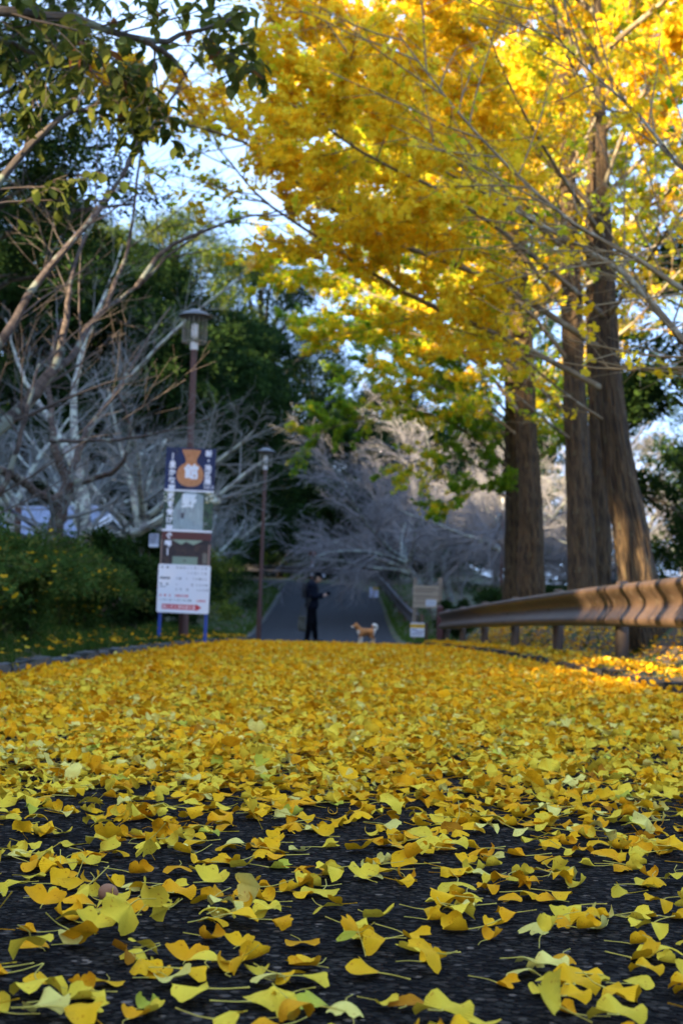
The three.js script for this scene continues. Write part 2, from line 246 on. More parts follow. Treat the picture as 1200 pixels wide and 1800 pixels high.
function kidsOf(mb, pts, rad, len, lvl, P, leafAt) {
  const L = P[lvl], n = pts.length - 1;
  if (leafAt && L.leaf) for (let k = 0; k < L.leaf; k++) { const t = Math.min(0.999, (L.leafFrom ?? 0.2) + (1 - (L.leafFrom ?? 0.2)) * rnd()) * n, i = Math.floor(t); leafAt(pts[i].clone().lerp(pts[i + 1], t - i), lvl); }
  if (lvl + 1 >= P.length) return;
  const kids = Math.max(1, Math.round(L.kids * rr(0.8, 1.2)));
  for (let k = 0; k < kids; k++) {
    const t = (L.from + (1 - L.from) * (k + rnd()) / kids), f = Math.min(0.999, t) * n, i = Math.floor(f), p = pts[i].clone().lerp(pts[i + 1], f - i), T = pts[i + 1].clone().sub(pts[i]).normalize(), a = R(rr(L.angle - 14, L.angle + 14));
    const q = T.multiplyScalar(Math.cos(a)).addScaledVector(perp(T), Math.sin(a)); q.y += L.lift ?? 0; const r = Math.min(mix(rad[i], rad[i + 1], f - i) * 0.72, mix(rad[i], rad[i + 1], f - i)) * (L.rr ?? 0.8);
    branch(mb, p, q, len * L.ratio * rr(0.65, 1.25) * mix(1.1, 0.7, t), Math.max(r, P[lvl + 1].rmin ?? 0.002), lvl + 1, P, leafAt);
  }
}
function trunkMesh(pts, rad, sides = 40) {                       // a tapering trunk with furrowed bark, swellings and a flared foot
  const N = 60, m = new MB(), line = smooth(pts, N), f = (t) => { const x = t * (rad.length - 1), i = Math.min(rad.length - 2, Math.floor(x)); return mix(rad[i], rad[i + 1], x - i); }, so = Math.floor(rnd() * 900);
  m.tube(line, line.map((_, k) => f(k / N)), sides);
  let len = 0; for (let k = 0; k <= N; k++) { if (k) len += line[k].distanceTo(line[k - 1]); const r = f(k / N), foot = 0.35 * Math.exp(-len / 0.22); for (let q = 0; q <= sides; q++) { const i = (k * (sides + 1) + q) * 3, a = q / sides, ridge = Math.abs(fbm(a * 13, len * 1.7, 13, 1e6, so, 2) - 0.5) * 2, big = vnoise(a * 4, len * 0.9, 4, 1e6, so + 7) - 0.5, lobe = vnoise(a * 5, 0.5, 5, 1e6, so + 3), g = 1 + (0.0 - ridge * 0.32) * Math.min(1, r / 0.1) + big * 0.16 + foot * lobe * 1.6; const c = line[k]; m.p[i] = c.x + (m.p[i] - c.x) * g; m.p[i + 1] = c.y + (m.p[i + 1] - c.y) * g; m.p[i + 2] = c.z + (m.p[i + 2] - c.z) * g; } }
  return m;
}

// ------------------------------------------------------------------ ginkgos along the guard rail
const GP = [{ kids: 17, from: 0.1, angle: 50, ratio: 0.27, seg: 8, sides: 6, rr: 0.5, wander: 0.05, trop: 0.1 }, { kids: 6, from: 0.12, angle: 46, ratio: 0.36, seg: 4, sides: 4, wander: 0.12, trop: 0.1, taper: 0.4, split: 1, leaf: 13, leafFrom: 0.1, rmin: 0.006, rr: 0.7 }, { seg: 2, sides: 3, wander: 0.15, trop: 0.05, taper: 0.5, split: 1, leaf: 8, leafFrom: 0, rmin: 0.003 }];
function ginkgo(label, base, trunks, limbs, rand, pal, pal2, share, bareOf) {
  const g = thing('ginkgo_tree', label, 'tree', base, 'ginkgo trees behind the guard rail'), twigs = new MB(), crown = new Tufts();
  const leafAt = (p) => { if (rnd() < bareOf(p.x - base.x, p.y - base.y)) return; crown.add(p, rr(0.8, 1.2), pick(fbm(p.x * 0.9 + 40, p.y * 0.9 + p.z * 0.7 + 40, 1e6, 1e6, 77, 2) < share ? pal2 : pal)); };
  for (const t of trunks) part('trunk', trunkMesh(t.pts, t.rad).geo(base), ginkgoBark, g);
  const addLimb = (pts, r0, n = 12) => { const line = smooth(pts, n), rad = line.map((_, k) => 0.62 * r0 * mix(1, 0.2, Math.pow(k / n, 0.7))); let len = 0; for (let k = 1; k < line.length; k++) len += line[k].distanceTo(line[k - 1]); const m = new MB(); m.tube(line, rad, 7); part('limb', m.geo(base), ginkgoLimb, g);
    const lv = { ...GP[0], kids: Math.round(5.6 * len), ratio: Math.min(0.34, 1.05 / len) }; kidsOf([twigs, twigs], line, rad, len, 0, [lv, GP[1], GP[2]], leafAt); };
  for (const [r0, ...pts] of limbs) addLimb(pts, r0);
  for (let k = 0; k < rand.n; k++) {
    const t = trunks[k % trunks.length], f = (k + rnd()) / rand.n, h = mix(rand.h0, rand.h1, f), line = smooth(t.pts, 60); let p = line[0]; for (const q of line) if (q.y - base.y <= h) p = q;
    let a = k * 2.4 + rr(-0.5, 0.5) + (rand.turn ?? 0); if (rand.avoid && rand.avoid(a, h)) continue; const L = rand.len * mix(1, 0.5, f * f) * rr(0.75, 1.15), el = R(rr(22, 45) + f * 18), d = V(Math.cos(a) * Math.cos(el), Math.sin(el), Math.sin(a) * Math.cos(el));
    const e1 = p.clone().addScaledVector(d, L * 0.4).add(V(rr(-0.2, 0.2), 0.1, rr(-0.2, 0.2))), e2 = p.clone().addScaledVector(d, L * 0.75).add(V(rr(-0.3, 0.3), rr(-0.1, 0.25), rr(-0.3, 0.3))), e3 = p.clone().addScaledVector(d, L).add(V(rr(-0.3, 0.3), rr(-0.25, 0.4), rr(-0.3, 0.3)));
    addLimb([p.clone(), e1, e2, e3], mix(0.055, 0.03, f));
  }
  part('twigs', twigs.geo(base), ginkgoTwig, g, 'stuff'); crown.build('crown', ginkgoTufts, canopyMat, g, base); return g;
}
const path = (d, ...list) => list.map(([x, y, e]) => at(x, y, e ?? d));
seed(101);
{
  const ground = (p) => V(p.x, terrain(p.x, p.z) - 0.04, p.z);
  // nearest trunk, leaning towards the road
  let top = path(13.5, [1112, 960], [1091, 850], [1076, 740], [1067, 600], [1062, 430], [1055, 200], [1047, -60], [1042, -340, 13.6]), b = ground(at(1137, 1060, 13.5));
  ginkgo('nearest ginkgo, thick leaning trunk close behind the guard rail at right', b, [{ pts: [b, ...top], rad: [0.215, 0.178, 0.158, 0.138, 0.11, 0.075, 0.048, 0.032, 0.018] }], [
    [0.05, ...path(13.5, [1072, 690], [900, 600, 13.0], [720, 520, 12.4], [560, 418, 11.9], [455, 345, 11.6], [405, 285, 11.5])],
    [0.055, ...path(13.5, [1068, 620], [860, 490, 13.0], [690, 425, 12.4], [560, 350, 12], [430, 250, 11.8], [310, 215, 11.6], [225, 195, 11.5])],
    [0.05, ...path(13.5, [1064, 500], [900, 360, 13], [760, 250, 12.5], [640, 130, 12], [560, 20, 11.7])],
    [0.045, ...path(13.5, [1066, 560], [960, 470, 12.4], [800, 350, 11], [640, 270, 10], [540, 200, 9.6])],
    [0.04, ...path(13.5, [1064, 470], [880, 330, 13.2], [700, 190, 12.9], [560, 90, 12.7], [470, 30, 12.6])],
    [0.045, ...path(13.5, [1060, 380], [900, 230, 13.8], [740, 90, 14], [600, -60, 14])],
    [0.04, ...path(13.5, [1066, 560], [1130, 470, 12.6], [1190, 380, 11.6], [1260, 300, 11])],
    [0.04, ...path(13.5, [1060, 330], [1110, 200, 13], [1180, 90, 12.6], [1230, 0, 12.2])],
    [0.04, ...path(13.5, [1062, 420], [980, 300, 12.2], [900, 160, 11.2], [850, 40, 10.6])],
    [0.03, ...path(13.5, [1077, 750], [990, 690, 13.2], [900, 610, 12.9], [860, 560, 12.8])],
  ], { n: 16, h0: 4.6, h1: 8.6, len: 3.6 }, GOLD, LIME, 0.4, (x, y) => Math.max(0.94 * sstep(-1.9, -1.1, x) * sstep(4.7, 3.9, y), 0.8 * sstep(-3.1, -3.6, x) * sstep(0.2, 0.5, Math.abs(y - 4.4))));
  b = ground(at(1028, 1060, 20));
  const b2 = ground(at(1054, 1060, 20.6));
  ginkgo('twin trunked ginkgo in the middle of the row, trunks side by side', b, [
    { pts: [b, ...path(20, [1018, 900], [1008, 700], [1003, 500], [998, 300], [990, 60], [984, -200], [980, -420])], rad: [0.21, 0.178, 0.16, 0.135, 0.11, 0.085, 0.06, 0.03] },
    { pts: [b2, ...path(20.6, [1052, 880], [1048, 700], [1044, 500], [1042, 300], [1050, 60], [1060, -160])], rad: [0.18, 0.15, 0.14, 0.12, 0.095, 0.06, 0.03] }], [
    [0.06, ...path(20, [1005, 640], [900, 520, 19.6], [760, 440, 19], [640, 380, 18.6], [560, 330, 18.4])],
    [0.055, ...path(20, [1003, 560], [880, 400, 19], [760, 280, 18.3], [650, 190, 18], [560, 130, 17.8])],
    [0.05, ...path(20, [1000, 420], [880, 270, 20], [720, 130, 20], [600, 30, 20])],
    [0.05, ...path(20.6, [1046, 620], [1120, 560, 20], [1190, 480, 19.5], [1260, 420, 19])],
    [0.04, ...path(20, [1012, 780], [960, 740, 19.6], [900, 690, 19.2], [850, 660, 19])],
    [0.05, ...path(20, [1008, 740], [900, 640, 20.5], [780, 570, 21], [660, 520, 21.3], [560, 470, 21.4])],
  ], { n: 26, h0: 4.4, h1: 11.4, len: 4.4 }, GOLD, LIME, 0.55, (x, y) => 0.94 * sstep(-2.2, -1.3, x) * sstep(6.6, 5.6, y));
  b = ground(at(938, 1060, 26));
  ginkgo('farther ginkgo with lime and gold leaves hanging low over the road', b, [{ pts: [b, ...path(26, [932, 900], [924, 740], [916, 560], [905, 360], [900, 120], [898, -100])], rad: [0.26, 0.22, 0.2, 0.18, 0.14, 0.1, 0.04] }], [
    [0.07, ...path(26, [924, 740], [840, 640, 25.5], [740, 590, 25], [640, 580, 24.6], [560, 600, 24.4])],
    [0.07, ...path(26, [920, 680], [800, 560, 25.5], [680, 500, 25], [560, 470, 24.8], [470, 460, 24.6])],
    [0.06, ...path(26, [918, 620], [800, 480, 26.5], [680, 400, 26.8], [580, 370, 27])],
    [0.05, ...path(26, [927, 780], [850, 720, 26.6], [770, 680, 27], [690, 660, 27.4])],
    [0.05, ...path(26, [916, 560], [840, 420, 25], [740, 330, 24], [640, 290, 23.4])],
    [0.04, ...path(26, [922, 700], [980, 640, 25.6], [1040, 600, 25], [1100, 580, 25])],
  ], { n: 24, h0: 4.2, h1: 11, len: 4.6 }, LIME, GOLD, 0.55, (x, y) => 0.85 * sstep(-1.6, -0.7, x) * sstep(6.6, 5.6, y));
  b = ground(at(903, 1060, 31));
  ginkgo('green leaved ginkgo at the far end of the row', b, [{ pts: [b, ...path(31, [903, 900], [901, 760], [896, 620], [890, 480], [886, 340])], rad: [0.24, 0.2, 0.18, 0.15, 0.1, 0.04] }], [
    [0.06, ...path(31, [902, 830], [820, 760, 30.5], [720, 720, 30], [620, 740, 29.6], [545, 765, 29.5])],
    [0.05, ...path(31, [902, 860], [840, 820, 30.4], [770, 800, 30], [700, 820, 29.6])],
    [0.05, ...path(31, [901, 780], [800, 680, 31], [700, 640, 31], [600, 650, 31])],
    [0.05, ...path(31, [900, 740], [820, 640, 30], [720, 580, 29.4], [620, 570, 29], [540, 580, 29])],
    [0.04, ...path(31, [902, 880], [860, 860, 30], [810, 870, 29.5], [770, 890, 29.3])],
    [0.04, ...path(31, [900, 760], [960, 700, 30], [1010, 680, 29])],
  ], { n: 18, h0: 3, h1: 8.4, len: 4 }, GREENISH, LIME, 0.5, () => 0);
  b = V(3.5, terrain(3.5, -8.2) - 0.04, -8.2);
  ginkgo('ginkgo standing off to the right whose pale bare limb reaches into view', b, [{ pts: [b, V(3.45, 2.2, -8.2), V(3.4, 4, -8.1), V(3.42, 7, -8), V(3.4, 9, -8)], rad: [0.26, 0.2, 0.18, 0.12, 0.05] }], [
    [0.055, V(3.44, 1.5, -8.2), ...path(8.4, [1270, 665], [1180, 575, 8.5], [1095, 480, 8.8], [985, 415, 9.2], [870, 350, 9.6], [770, 295, 10])],
    [0.035, V(3.44, 1.6, -8.2), ...path(8.4, [1260, 545, 8.0], [1120, 455, 8.0], [1010, 395, 8.2], [890, 290, 8.4], [790, 180, 8.6], [700, 60, 8.8])],
    [0.03, V(3.44, 2.4, -8.2), ...path(8.4, [1240, 330, 8.2], [1120, 200, 8.4], [1020, 110, 8.6], [930, 10, 8.8])],
  ], { n: 6, h0: 4.6, h1: 8.6, len: 3 }, GOLD, LIME, 0.35, (x, y) => (y < 4.2 ? 0.96 : 0.3));
}

// ------------------------------------------------------------------ bare cherries
const CP = (k) => [{ kids: 5, from: 0.72, angle: 48, ratio: 1.6, seg: 4, sides: 9, wander: 0.08, trop: 0.1, taper: 0.75, rr: 0.95 }, { kids: 8, from: 0.15, angle: 44, ratio: 0.5, seg: 7, sides: 6, wander: 0.13, trop: k.trop, taper: 0.25, split: 2 }, { kids: 8, from: 0.1, angle: 42, ratio: 0.48, seg: 5, sides: 4, wander: 0.14, trop: k.trop * 0.6, split: 2, taper: 0.3, rmin: 0.006 }, { kids: 6, from: 0.05, angle: 40, ratio: 0.5, seg: 3, sides: 3, wander: 0.16, trop: k.trop * 0.3, split: 2, rmin: 0.0045, taper: 0.5 }, { seg: 2, sides: 3, wander: 0.15, trop: k.trop * 0.2, split: 2, rmin: k.fine, taper: 0.6 }];
function cherry(label, x, z, h, o = {}) {
  const base = V(x, terrain(x, z) - 0.05, z), g = thing('bare_cherry_tree', label, 'tree', base, 'leafless cherry trees'), w = new MB(), t = new MB(), P = CP({ trop: o.trop ?? 0.15, fine: o.fine ?? 0.0026 }); if (o.wander) P.forEach((l) => { l.wander *= o.wander; }); if (o.kids) P.forEach((l, i) => { if (o.kids[i]) l.kids = o.kids[i]; }); if (o.ratio) P[0].ratio = o.ratio; if (o.angle) P[0].angle = o.angle;
  branch([w, t], base, o.dir ?? V(rr(-0.25, 0.25), 1, rr(-0.2, 0.2)), h * 0.32, o.r ?? 0.13, 0, P); part('trunk_and_limbs', w.geo(base), o.bark ?? paleBark, g); part('twigs', t.geo(base), o.twig ?? paleTwig, g, 'stuff'); return g;
}
function tracedTree(name, label, base, limbs, P, barkM, twigM, group, leafAt) {
  const g = thing(name, label, 'tree', base, group), t = new MB();
  for (const [nm, r0, r1, ...pts] of limbs) { const n = 16, line = smooth(pts, n), rad = line.map((_, k) => mix(r0, r1, k / n)); for (let k = 1; k < n; k++) line[k].add(V(rr(-1, 1), rr(-1, 1), rr(-1, 1)).multiplyScalar(r0 * 0.25)); let len = 0; for (let k = 1; k < line.length; k++) len += line[k].distanceTo(line[k - 1]); const m = new MB(); m.tube(line, rad, 9); part(nm, m.geo(base), barkM, g);
    if (P) kidsOf([t, t], line, rad, len, 0, [{ ...P[0], kids: Math.round(P[0].perM * len), ratio: P[0].side / len }, ...P.slice(1)], leafAt); }
  if (P) part('twigs', t.geo(base), twigM, g, 'stuff'); return g;
}
const TP = [{ perM: 2.6, side: 1.0, from: 0.2, angle: 45, rr: 0.45, lift: 0.1 }, { kids: 5, from: 0.1, angle: 42, ratio: 0.5, seg: 5, sides: 4, wander: 0.12, trop: 0.15, taper: 0.3, rmin: 0.005 }, { kids: 5, from: 0.1, angle: 40, ratio: 0.5, seg: 3, sides: 3, wander: 0.14, trop: 0.1, taper: 0.5, rmin: 0.0025 }, { seg: 2, sides: 3, wander: 0.14, trop: 0, taper: 0.6, rmin: 0.0016 }];
seed(201);
{
  let b = V(-3.1, terrain(-3.1, -9.2) - 0.05, -9.2);
  tracedTree('bare_cherry_tree', 'nearest bare cherry, thick dark limbs slanting in from the left edge', b, [
    ['trunk', 0.13, 0.07, b, b.clone().add(V(0.05, 0.5, 0)), at(-190, 880, 9.2)],
    ['limb', 0.05, 0.036, at(-190, 880, 9.2), at(-60, 800, 9.2), at(0, 752, 9.25), at(50, 705, 9.3), at(95, 652, 9.35)],
    ['limb', 0.026, 0.006, at(95, 652, 9.35), at(112, 590, 9.4), at(120, 530, 9.4), at(130, 470, 9.5), at(160, 400, 9.6), at(190, 330, 9.7)],
    ['limb', 0.027, 0.005, at(95, 652, 9.35), at(132, 622, 9.5), at(155, 575, 9.7), at(190, 540, 9.9), at(240, 505, 10.1), at(300, 445, 10.3), at(370, 400, 10.5)],
    ['limb', 0.018, 0.005, at(185, 545, 9.85), at(200, 500, 10), at(222, 450, 10.1), at(235, 370, 10.2), at(250, 250, 10.4), at(262, 180, 10.5)],
    ['limb', 0.036, 0.006, at(-190, 880, 9.2), at(-80, 700, 9), at(0, 605, 9), at(50, 520, 9.05), at(100, 455, 9.1), at(165, 385, 9.3), at(215, 310, 9.5), at(260, 230, 9.7), at(320, 150, 9.9)],
    ['limb', 0.02, 0.004, at(240, 505, 10.1), at(290, 440, 10.2), at(350, 410, 10.3), at(420, 385, 10.4), at(500, 370, 10.5)],
    ['limb', 0.016, 0.004, at(215, 310, 9.5), at(240, 250, 9.8), at(262, 170, 10), at(275, 80, 10.2)],
    ['limb', 0.024, 0.008, at(-190, 880, 9.2), at(-60, 930, 8.9), at(5, 860, 8.8), at(30, 790, 8.8), at(48, 720, 8.8), at(70, 640, 8.9)],
  ], [{ ...TP[0], perM: 2, side: 1.15 }, { ...TP[1], kids: 4 }, { ...TP[2], kids: 4 }, TP[3]], cherryBark, std([0.07, 0.055, 0.045], { roughness: 0.9 }), 'leafless cherry trees');
  b = at(90, 1010, 19); b.y = terrain(b.x, b.z) - 0.05;
  tracedTree('bare_cherry_tree', 'cherry with a banded trunk in front of the tiled roof', b, [
    ['trunk', 0.12, 0.085, b, at(94, 960, 19), at(104, 900, 19), at(124, 845, 19)],
    ['limb', 0.06, 0.02, at(122, 850, 19), at(97, 790, 19), at(90, 720, 19.2), at(86, 650, 19.4), at(110, 560, 19.6)],
    ['limb', 0.055, 0.012, at(124, 845, 19), at(140, 790, 19.2), at(165, 740, 19.5), at(205, 690, 20), at(245, 620, 20.4), at(300, 540, 21)],
    ['limb', 0.045, 0.012, at(130, 850, 19), at(175, 838, 18.8), at(205, 825, 18.6), at(226, 790, 18.5), at(228, 740, 18.5), at(205, 690, 18.4)],
    ['limb', 0.06, 0.05, at(106, 880, 19), at(70, 870, 18.7), at(45, 850, 18.5), at(18, 833, 18.3), at(-30, 820, 18)],
    ['limb', 0.03, 0.006, at(90, 775, 18.8), at(150, 775, 18.2), at(230, 770, 17.8), at(300, 755, 17.5), at(370, 735, 17.3)],
  ], TP, cherryBark, paleTwig, 'leafless cherry trees');
  b = at(148, 1010, 24); b.y = terrain(b.x, b.z) - 0.05;
  tracedTree('bare_cherry_tree', 'lichen covered cherry with a level limb beside the sign', b, [
    ['trunk', 0.16, 0.1, b, at(148, 950, 24), at(142, 880, 24), at(134, 800, 24)],
    ['limb', 0.085, 0.05, at(146, 945, 24), at(190, 945, 23.6), at(235, 938, 23.3), at(285, 912, 23), at(340, 890, 22.8), at(385, 880, 22.6)],
    ['limb', 0.07, 0.012, at(134, 800, 24), at(130, 700, 24.2), at(150, 600, 24.5), at(185, 520, 24.8), at(215, 430, 25)],
    ['limb', 0.07, 0.012, at(136, 830, 24), at(90, 740, 24.5), at(40, 660, 24.8), at(10, 560, 25)],
    ['limb', 0.05, 0.012, at(134, 800, 24), at(180, 720, 23.4), at(240, 650, 23), at(330, 560, 22.6), at(420, 490, 22.3)],
  ], TP, paleBark, paleTwig, 'leafless cherry trees');
  const K = [6, 8, 8, 5];
  cherry('pale bare cherry on the left bank just behind the sign and lamp post', -3.9, -27, 6.4, { r: 0.14, kids: K });
  cherry('bare cherry filling the left edge behind the tiled roof', -6.6, -31, 7.2, { r: 0.15, kids: K });
  cherry('bare cherry on the left bank leaning over the second lamp post', -4.4, -39.5, 6, { r: 0.13, kids: K, dir: V(0.35, 1, 0.1) });
  cherry('slender bare cherry high on the left bank', -7, -40, 7.5, { r: 0.15, kids: K });
  cherry('bare cherry on the left side of the road beyond the second lamp post', -4.2, -47, 5.2, { r: 0.11, kids: [5, 7, 6, 5], dir: V(0.2, 1, 0.15) });
  const W = { kids: [7, 10, 9, 7], trop: -0.32, ratio: 2.3, angle: 50, r: 0.15, wander: 1.7, fine: 0.005, bark: greyBark, twig: greyTwig };
  cherry('grey weeping cherry arching over the right side of the rising road', 3.3, -50, 8, { ...W, dir: V(-0.35, 1, 0.1) });
  cherry('grey weeping cherry behind the notice board', 5.2, -45, 7.4, W);
  cherry('grey weeping cherry drooping beside the far guard rail', 3.2, -56, 8, W);
  cherry('dense grey cherry in the hollow between the notice board and the trunks', 6.6, -52, 7.4, W);
  cherry('grey weeping cherry seen between the ginkgo trunks', 8.4, -46, 7.4, W);
  cherry('farthest grey cherry on the right before the bend', 4.4, -60, 7, { ...W, dir: V(-0.2, 1, 0.2) });
  cherry('young bare cherry standing off to the left whose twig shadows cross the guard rail', -4.6, -4.9, 4.6, { r: 0.07, kids: [5, 6, 4, 2], bark: cherryBark });
  cherry('grey cherry nearest behind the end of the guard rail', 7.4, -41.5, 6, W);
  cherry('bare cherry standing low behind the row of ginkgos at right', 11.5, -49, 6.4, W);
}

// slim saplings left of the frame: their stems stripe the sunlit guard rail
seed(261);
for (const [z, h, rad, label] of [[-5.3, 3.7, 0.05, 'slim sapling off to the left, nearest the camera'], [-6.1, 3.9, 0.08, 'stoutest slim sapling off to the left'], [-6.75, 3.6, 0.045, 'third slim sapling off to the left'], [-7.35, 3.8, 0.07, 'fourth slim sapling off to the left'], [-8.3, 3.7, 0.055, 'farthest slim sapling off to the left']]) {
  const x = -3 - rr(0, 0.3), base = V(x, terrain(x, z) - 0.05, z), g = thing('sapling', label, 'tree', base, 'slim saplings left of the frame'), m = new MB(), t = new MB(), line = smooth([base, base.clone().add(V(rr(-0.06, 0.06), h * 0.5, rr(-0.06, 0.06))), base.clone().add(V(rr(-0.12, 0.12), h, rr(-0.12, 0.12)))], 10), rd = line.map((_, k) => mix(rad, rad * 0.75, k / 10)); m.tube(line, rd, 8);
  kidsOf(t, line, rd, h, 0, [{ kids: 9, from: 0.5, angle: 50, ratio: 0.2, rr: 0.35 }, { kids: 3, from: 0.3, angle: 40, ratio: 0.5, seg: 4, sides: 4, wander: 0.12, trop: 0.3, taper: 0.4, rmin: 0.004 }, { seg: 2, sides: 3, wander: 0.12, trop: 0.1, rmin: 0.002 }]); part('stem', m.geo(base), cherryBark, g); part('twigs', t.geo(base), darkTwig, g, 'stuff');
}

// ------------------------------------------------------------------ evergreens and shrubs
function crownTree(name, label, category, base, o) {
  const g = o.into ?? thing(name, label, category, base, o.group), H = o.h, rx = o.rx, c0 = o.bare ?? 0.25, m = new MB(), T = new Tufts(), org = o.into ? V(0, 0, 0) : base;
  const top = base.clone().add(V(rr(-0.3, 0.3), H * 0.92, rr(-0.3, 0.3))); m.tube(smooth([base.clone().add(V(0, -0.2, 0)), base.clone().lerp(top, 0.5).add(V(rr(-0.2, 0.2), 0, rr(-0.2, 0.2))), top], 8), [1, 0.85, 0.75, 0.65, 0.55, 0.45, 0.35, 0.2, 0.1].map((k) => k * (o.r ?? 0.02 * H)), 8);
  for (let k = 0; k < o.clumps; k++) {
    const f = Math.pow(rnd(), o.topHeavy ?? 0.8), y = mix(c0, 0.97, f), prof = o.cone ? mix(1, 0.18, f) : Math.sqrt(Math.max(0.05, 1 - Math.pow(Math.abs(f - 0.42) / 0.62, 2.2))), a = rr(0, 6.2832), rad = rx * prof * Math.sqrt(rr(0.25, 1.1)), c = base.clone().add(V(Math.cos(a) * rad, y * H + rr(-0.2, 0.2), Math.sin(a) * rad)), s = rx * rr(0.2, 0.36) * (o.clumpSize ?? 1), tone = rr(0.75, 1.25);
    if (!o.noLimb && k % 3 === 0) m.tube([base.clone().lerp(top, clamp(y - 0.15, 0.05, 1)), base.clone().lerp(top, clamp(y - 0.05, 0.1, 1)).lerp(c, 0.6), c], [0.006 * H, 0.004 * H, 0.002 * H], 4);
    for (let j = 0; j < o.per; j++) { const d = rdir(0.25), q = c.clone().add(V(d.x * s, d.y * s * 0.62, d.z * s).multiplyScalar(Math.pow(rnd(), 0.4))); if (o.keep && !o.keep(q)) continue; T.add(q, o.leaf * rr(0.75, 1.25), pick(o.pal).map((v) => v * tone)); }
  }
  part('trunk', m.geo(org), o.barkM ?? darkBark, g); T.build(o.crownName ?? 'crown', o.tufts ?? ovalTufts, o.mat ?? greenMat, g, org); return g;
}
seed(301);
{
  const list = [ // x, z, h, rx, palette, label
    [-5.2, -66, 11, 3.4, EVER, 'dark evergreen at the foot of the wooded hill above the second lamp'], [-8.6, -60, 10.5, 3.6, EVER, 'dark evergreen on the hill behind the first lamp head'],
    [-12.5, -58, 10, 3.8, EVER, 'dark evergreen low on the hill at the left edge'], [-9, -78, 19, 4.4, OLIVE, 'tall hilltop evergreen with a sunlit yellow green crown'],
    [-13.5, -76, 18, 4.4, OLIVE, 'broad sunlit evergreen on the hill crest left of the lamp'], [-18.5, -74, 11, 4, OLIVE, 'sunlit evergreen highest on the hill crest at left'],
    [-4.6, -85, 18.5, 4.2, EVER, 'tall dark evergreen behind the bend in the road'], [-1.6, -92, 13, 3.8, EVER, 'dark evergreen closing the tunnel behind the bend'],
    [2.6, -94, 11, 3.6, EVER, 'dark evergreen to the right of the bend'], [7, -96, 10, 3.8, EVER, 'dark evergreen behind the weeping cherries'], [-5.2, -55, 9, 2.6, EVER, 'dense dark evergreen hanging over the left of the rising road'], [-4.6, -61, 9.5, 2.6, EVER, 'dark evergreen leaning over the left verge near the bend'], [-6.6, -50, 8.5, 2.7, EVER, 'dense evergreen on the bank beyond the bare cherries'],
    [-3.2, -80.5, 9, 3.2, EVER, 'dark evergreen low behind the far rail, left of the mirror'], [0.4, -80, 9, 3.2, EVER, 'dark evergreen straight behind the bend'], [3.9, -78, 8.5, 3, EVER, 'dark evergreen behind the end of the rising road at right'], [7.6, -74, 8, 3.2, EVER, 'dark evergreen low behind the grey cherries'], [-23, -70, 9, 4, OLIVE, 'evergreen on the hill at the far left'], [-10.5, -67.5, 10, 3, EVER, 'dark evergreen on the inner side of the bend'], [-10, -48, 9, 3, EVER, 'dark evergreen behind the bare cherries at left'],
  ];
  for (const [x, z, h, rx, pal, label] of list) crownTree('evergreen_tree', label, 'tree', V(x, terrain(x, z), z), { h, rx, clumps: 120, per: 56, leaf: 2.1, pal, bare: z < -79 ? 0.01 : 0.1, topHeavy: z < -79 ? 1.1 : 0.8, group: 'evergreen trees on the wooded hill' });
  // dark trees behind the ginkgos at right
  for (const [x, z, h, rx, label] of [[10.5, -38, 7.5, 2.6, 'dark evergreen filling the gap right of the nearest ginkgo'], [14.5, -46, 9.5, 3, 'dark evergreen behind the twin trunks'], [17.5, -62, 11, 3.6, 'far dark evergreen at the right edge'], [12, -66, 11, 3.2, 'far dark evergreen between the ginkgo trunks'], [7.5, -29, 8.5, 2.4, 'tall dark evergreen close behind the nearest ginkgo']]) crownTree('evergreen_tree', label, 'tree', V(x, terrain(x, z), z), { h, rx, clumps: 46, per: 46, leaf: 1.9, pal: EVER, bare: 0.22, group: 'dark trees behind the ginkgos' });
  // shrubs
  for (const [x, z, h, rx, label, pal, per] of [
    [-3.5, -22.5, 1.1, 0.8, 'low dark shrub behind the sign posts', EVER, 60], [-2.85, -18.9, 1.0, 0.6, 'dark shrub between the bushes and the signboard', EVER, 60], [7, -40.5, 1.8, 1.8, 'low dark shrub seen between the ginkgo trunks', EVER, 80], [11, -43, 2.4, 2.2, 'wide dark shrub behind the twin trunks', EVER, 80], [14.5, -42, 3, 2.4, 'wide dark shrub at the right edge in the distance', EVER, 80], [9, -58, 3.4, 3, 'broad dark shrub under the grey cherries', EVER, 80], [5.2, -66, 3.4, 2.4, 'dark shrub right of the road before the bend', EVER, 80], [-3.3, -26, 1.5, 1, 'dark shrub on the bank right of the sign', EVER, 60], [-3.5, -31, 1.7, 1.1, 'dark green shrub left of the second lamp post', EVER, 60], [-3.9, -38, 2.2, 1.3, 'yellowish shrub behind the second lamp post', OLIVE, 60], [-4, -44, 2.6, 1.5, 'dark shrub at the left side of the rising road', EVER, 60], [-4, -52, 2.8, 1.7, 'large shrub at the left of the road near the bend', EVER, 60],
    
    [4.2, -37, 1.25, 1.0, 'clipped dark hedge bush behind the end of the guard rail', EVER, 90], [5.6, -37.6, 1.3, 1.1, 'clipped dark hedge bush left of the ginkgo trunks', EVER, 90], [2.55, -34.5, 0.75, 0.42, 'ivy covered bush beside the yellow notice', EVER, 60],
    [6.2, -21, 2.6, 1.4, 'dark bush at the right edge behind the nearest trunk', EVER, 90], [5, -16.5, 1.1, 0.8, 'low dark bush behind the guard rail at the right edge', EVER, 70], [7.4, -30, 2.6, 1.6, 'dark bush between the ginkgo trunks', EVER, 80],
  ]) crownTree('shrub', label, 'shrub', V(x, terrain(x, z), z), { h, rx, clumps: 26, per, leaf: 0.9, pal, bare: 0.05, r: 0.03, group: 'shrubs beside the road', crownName: 'foliage' });
}
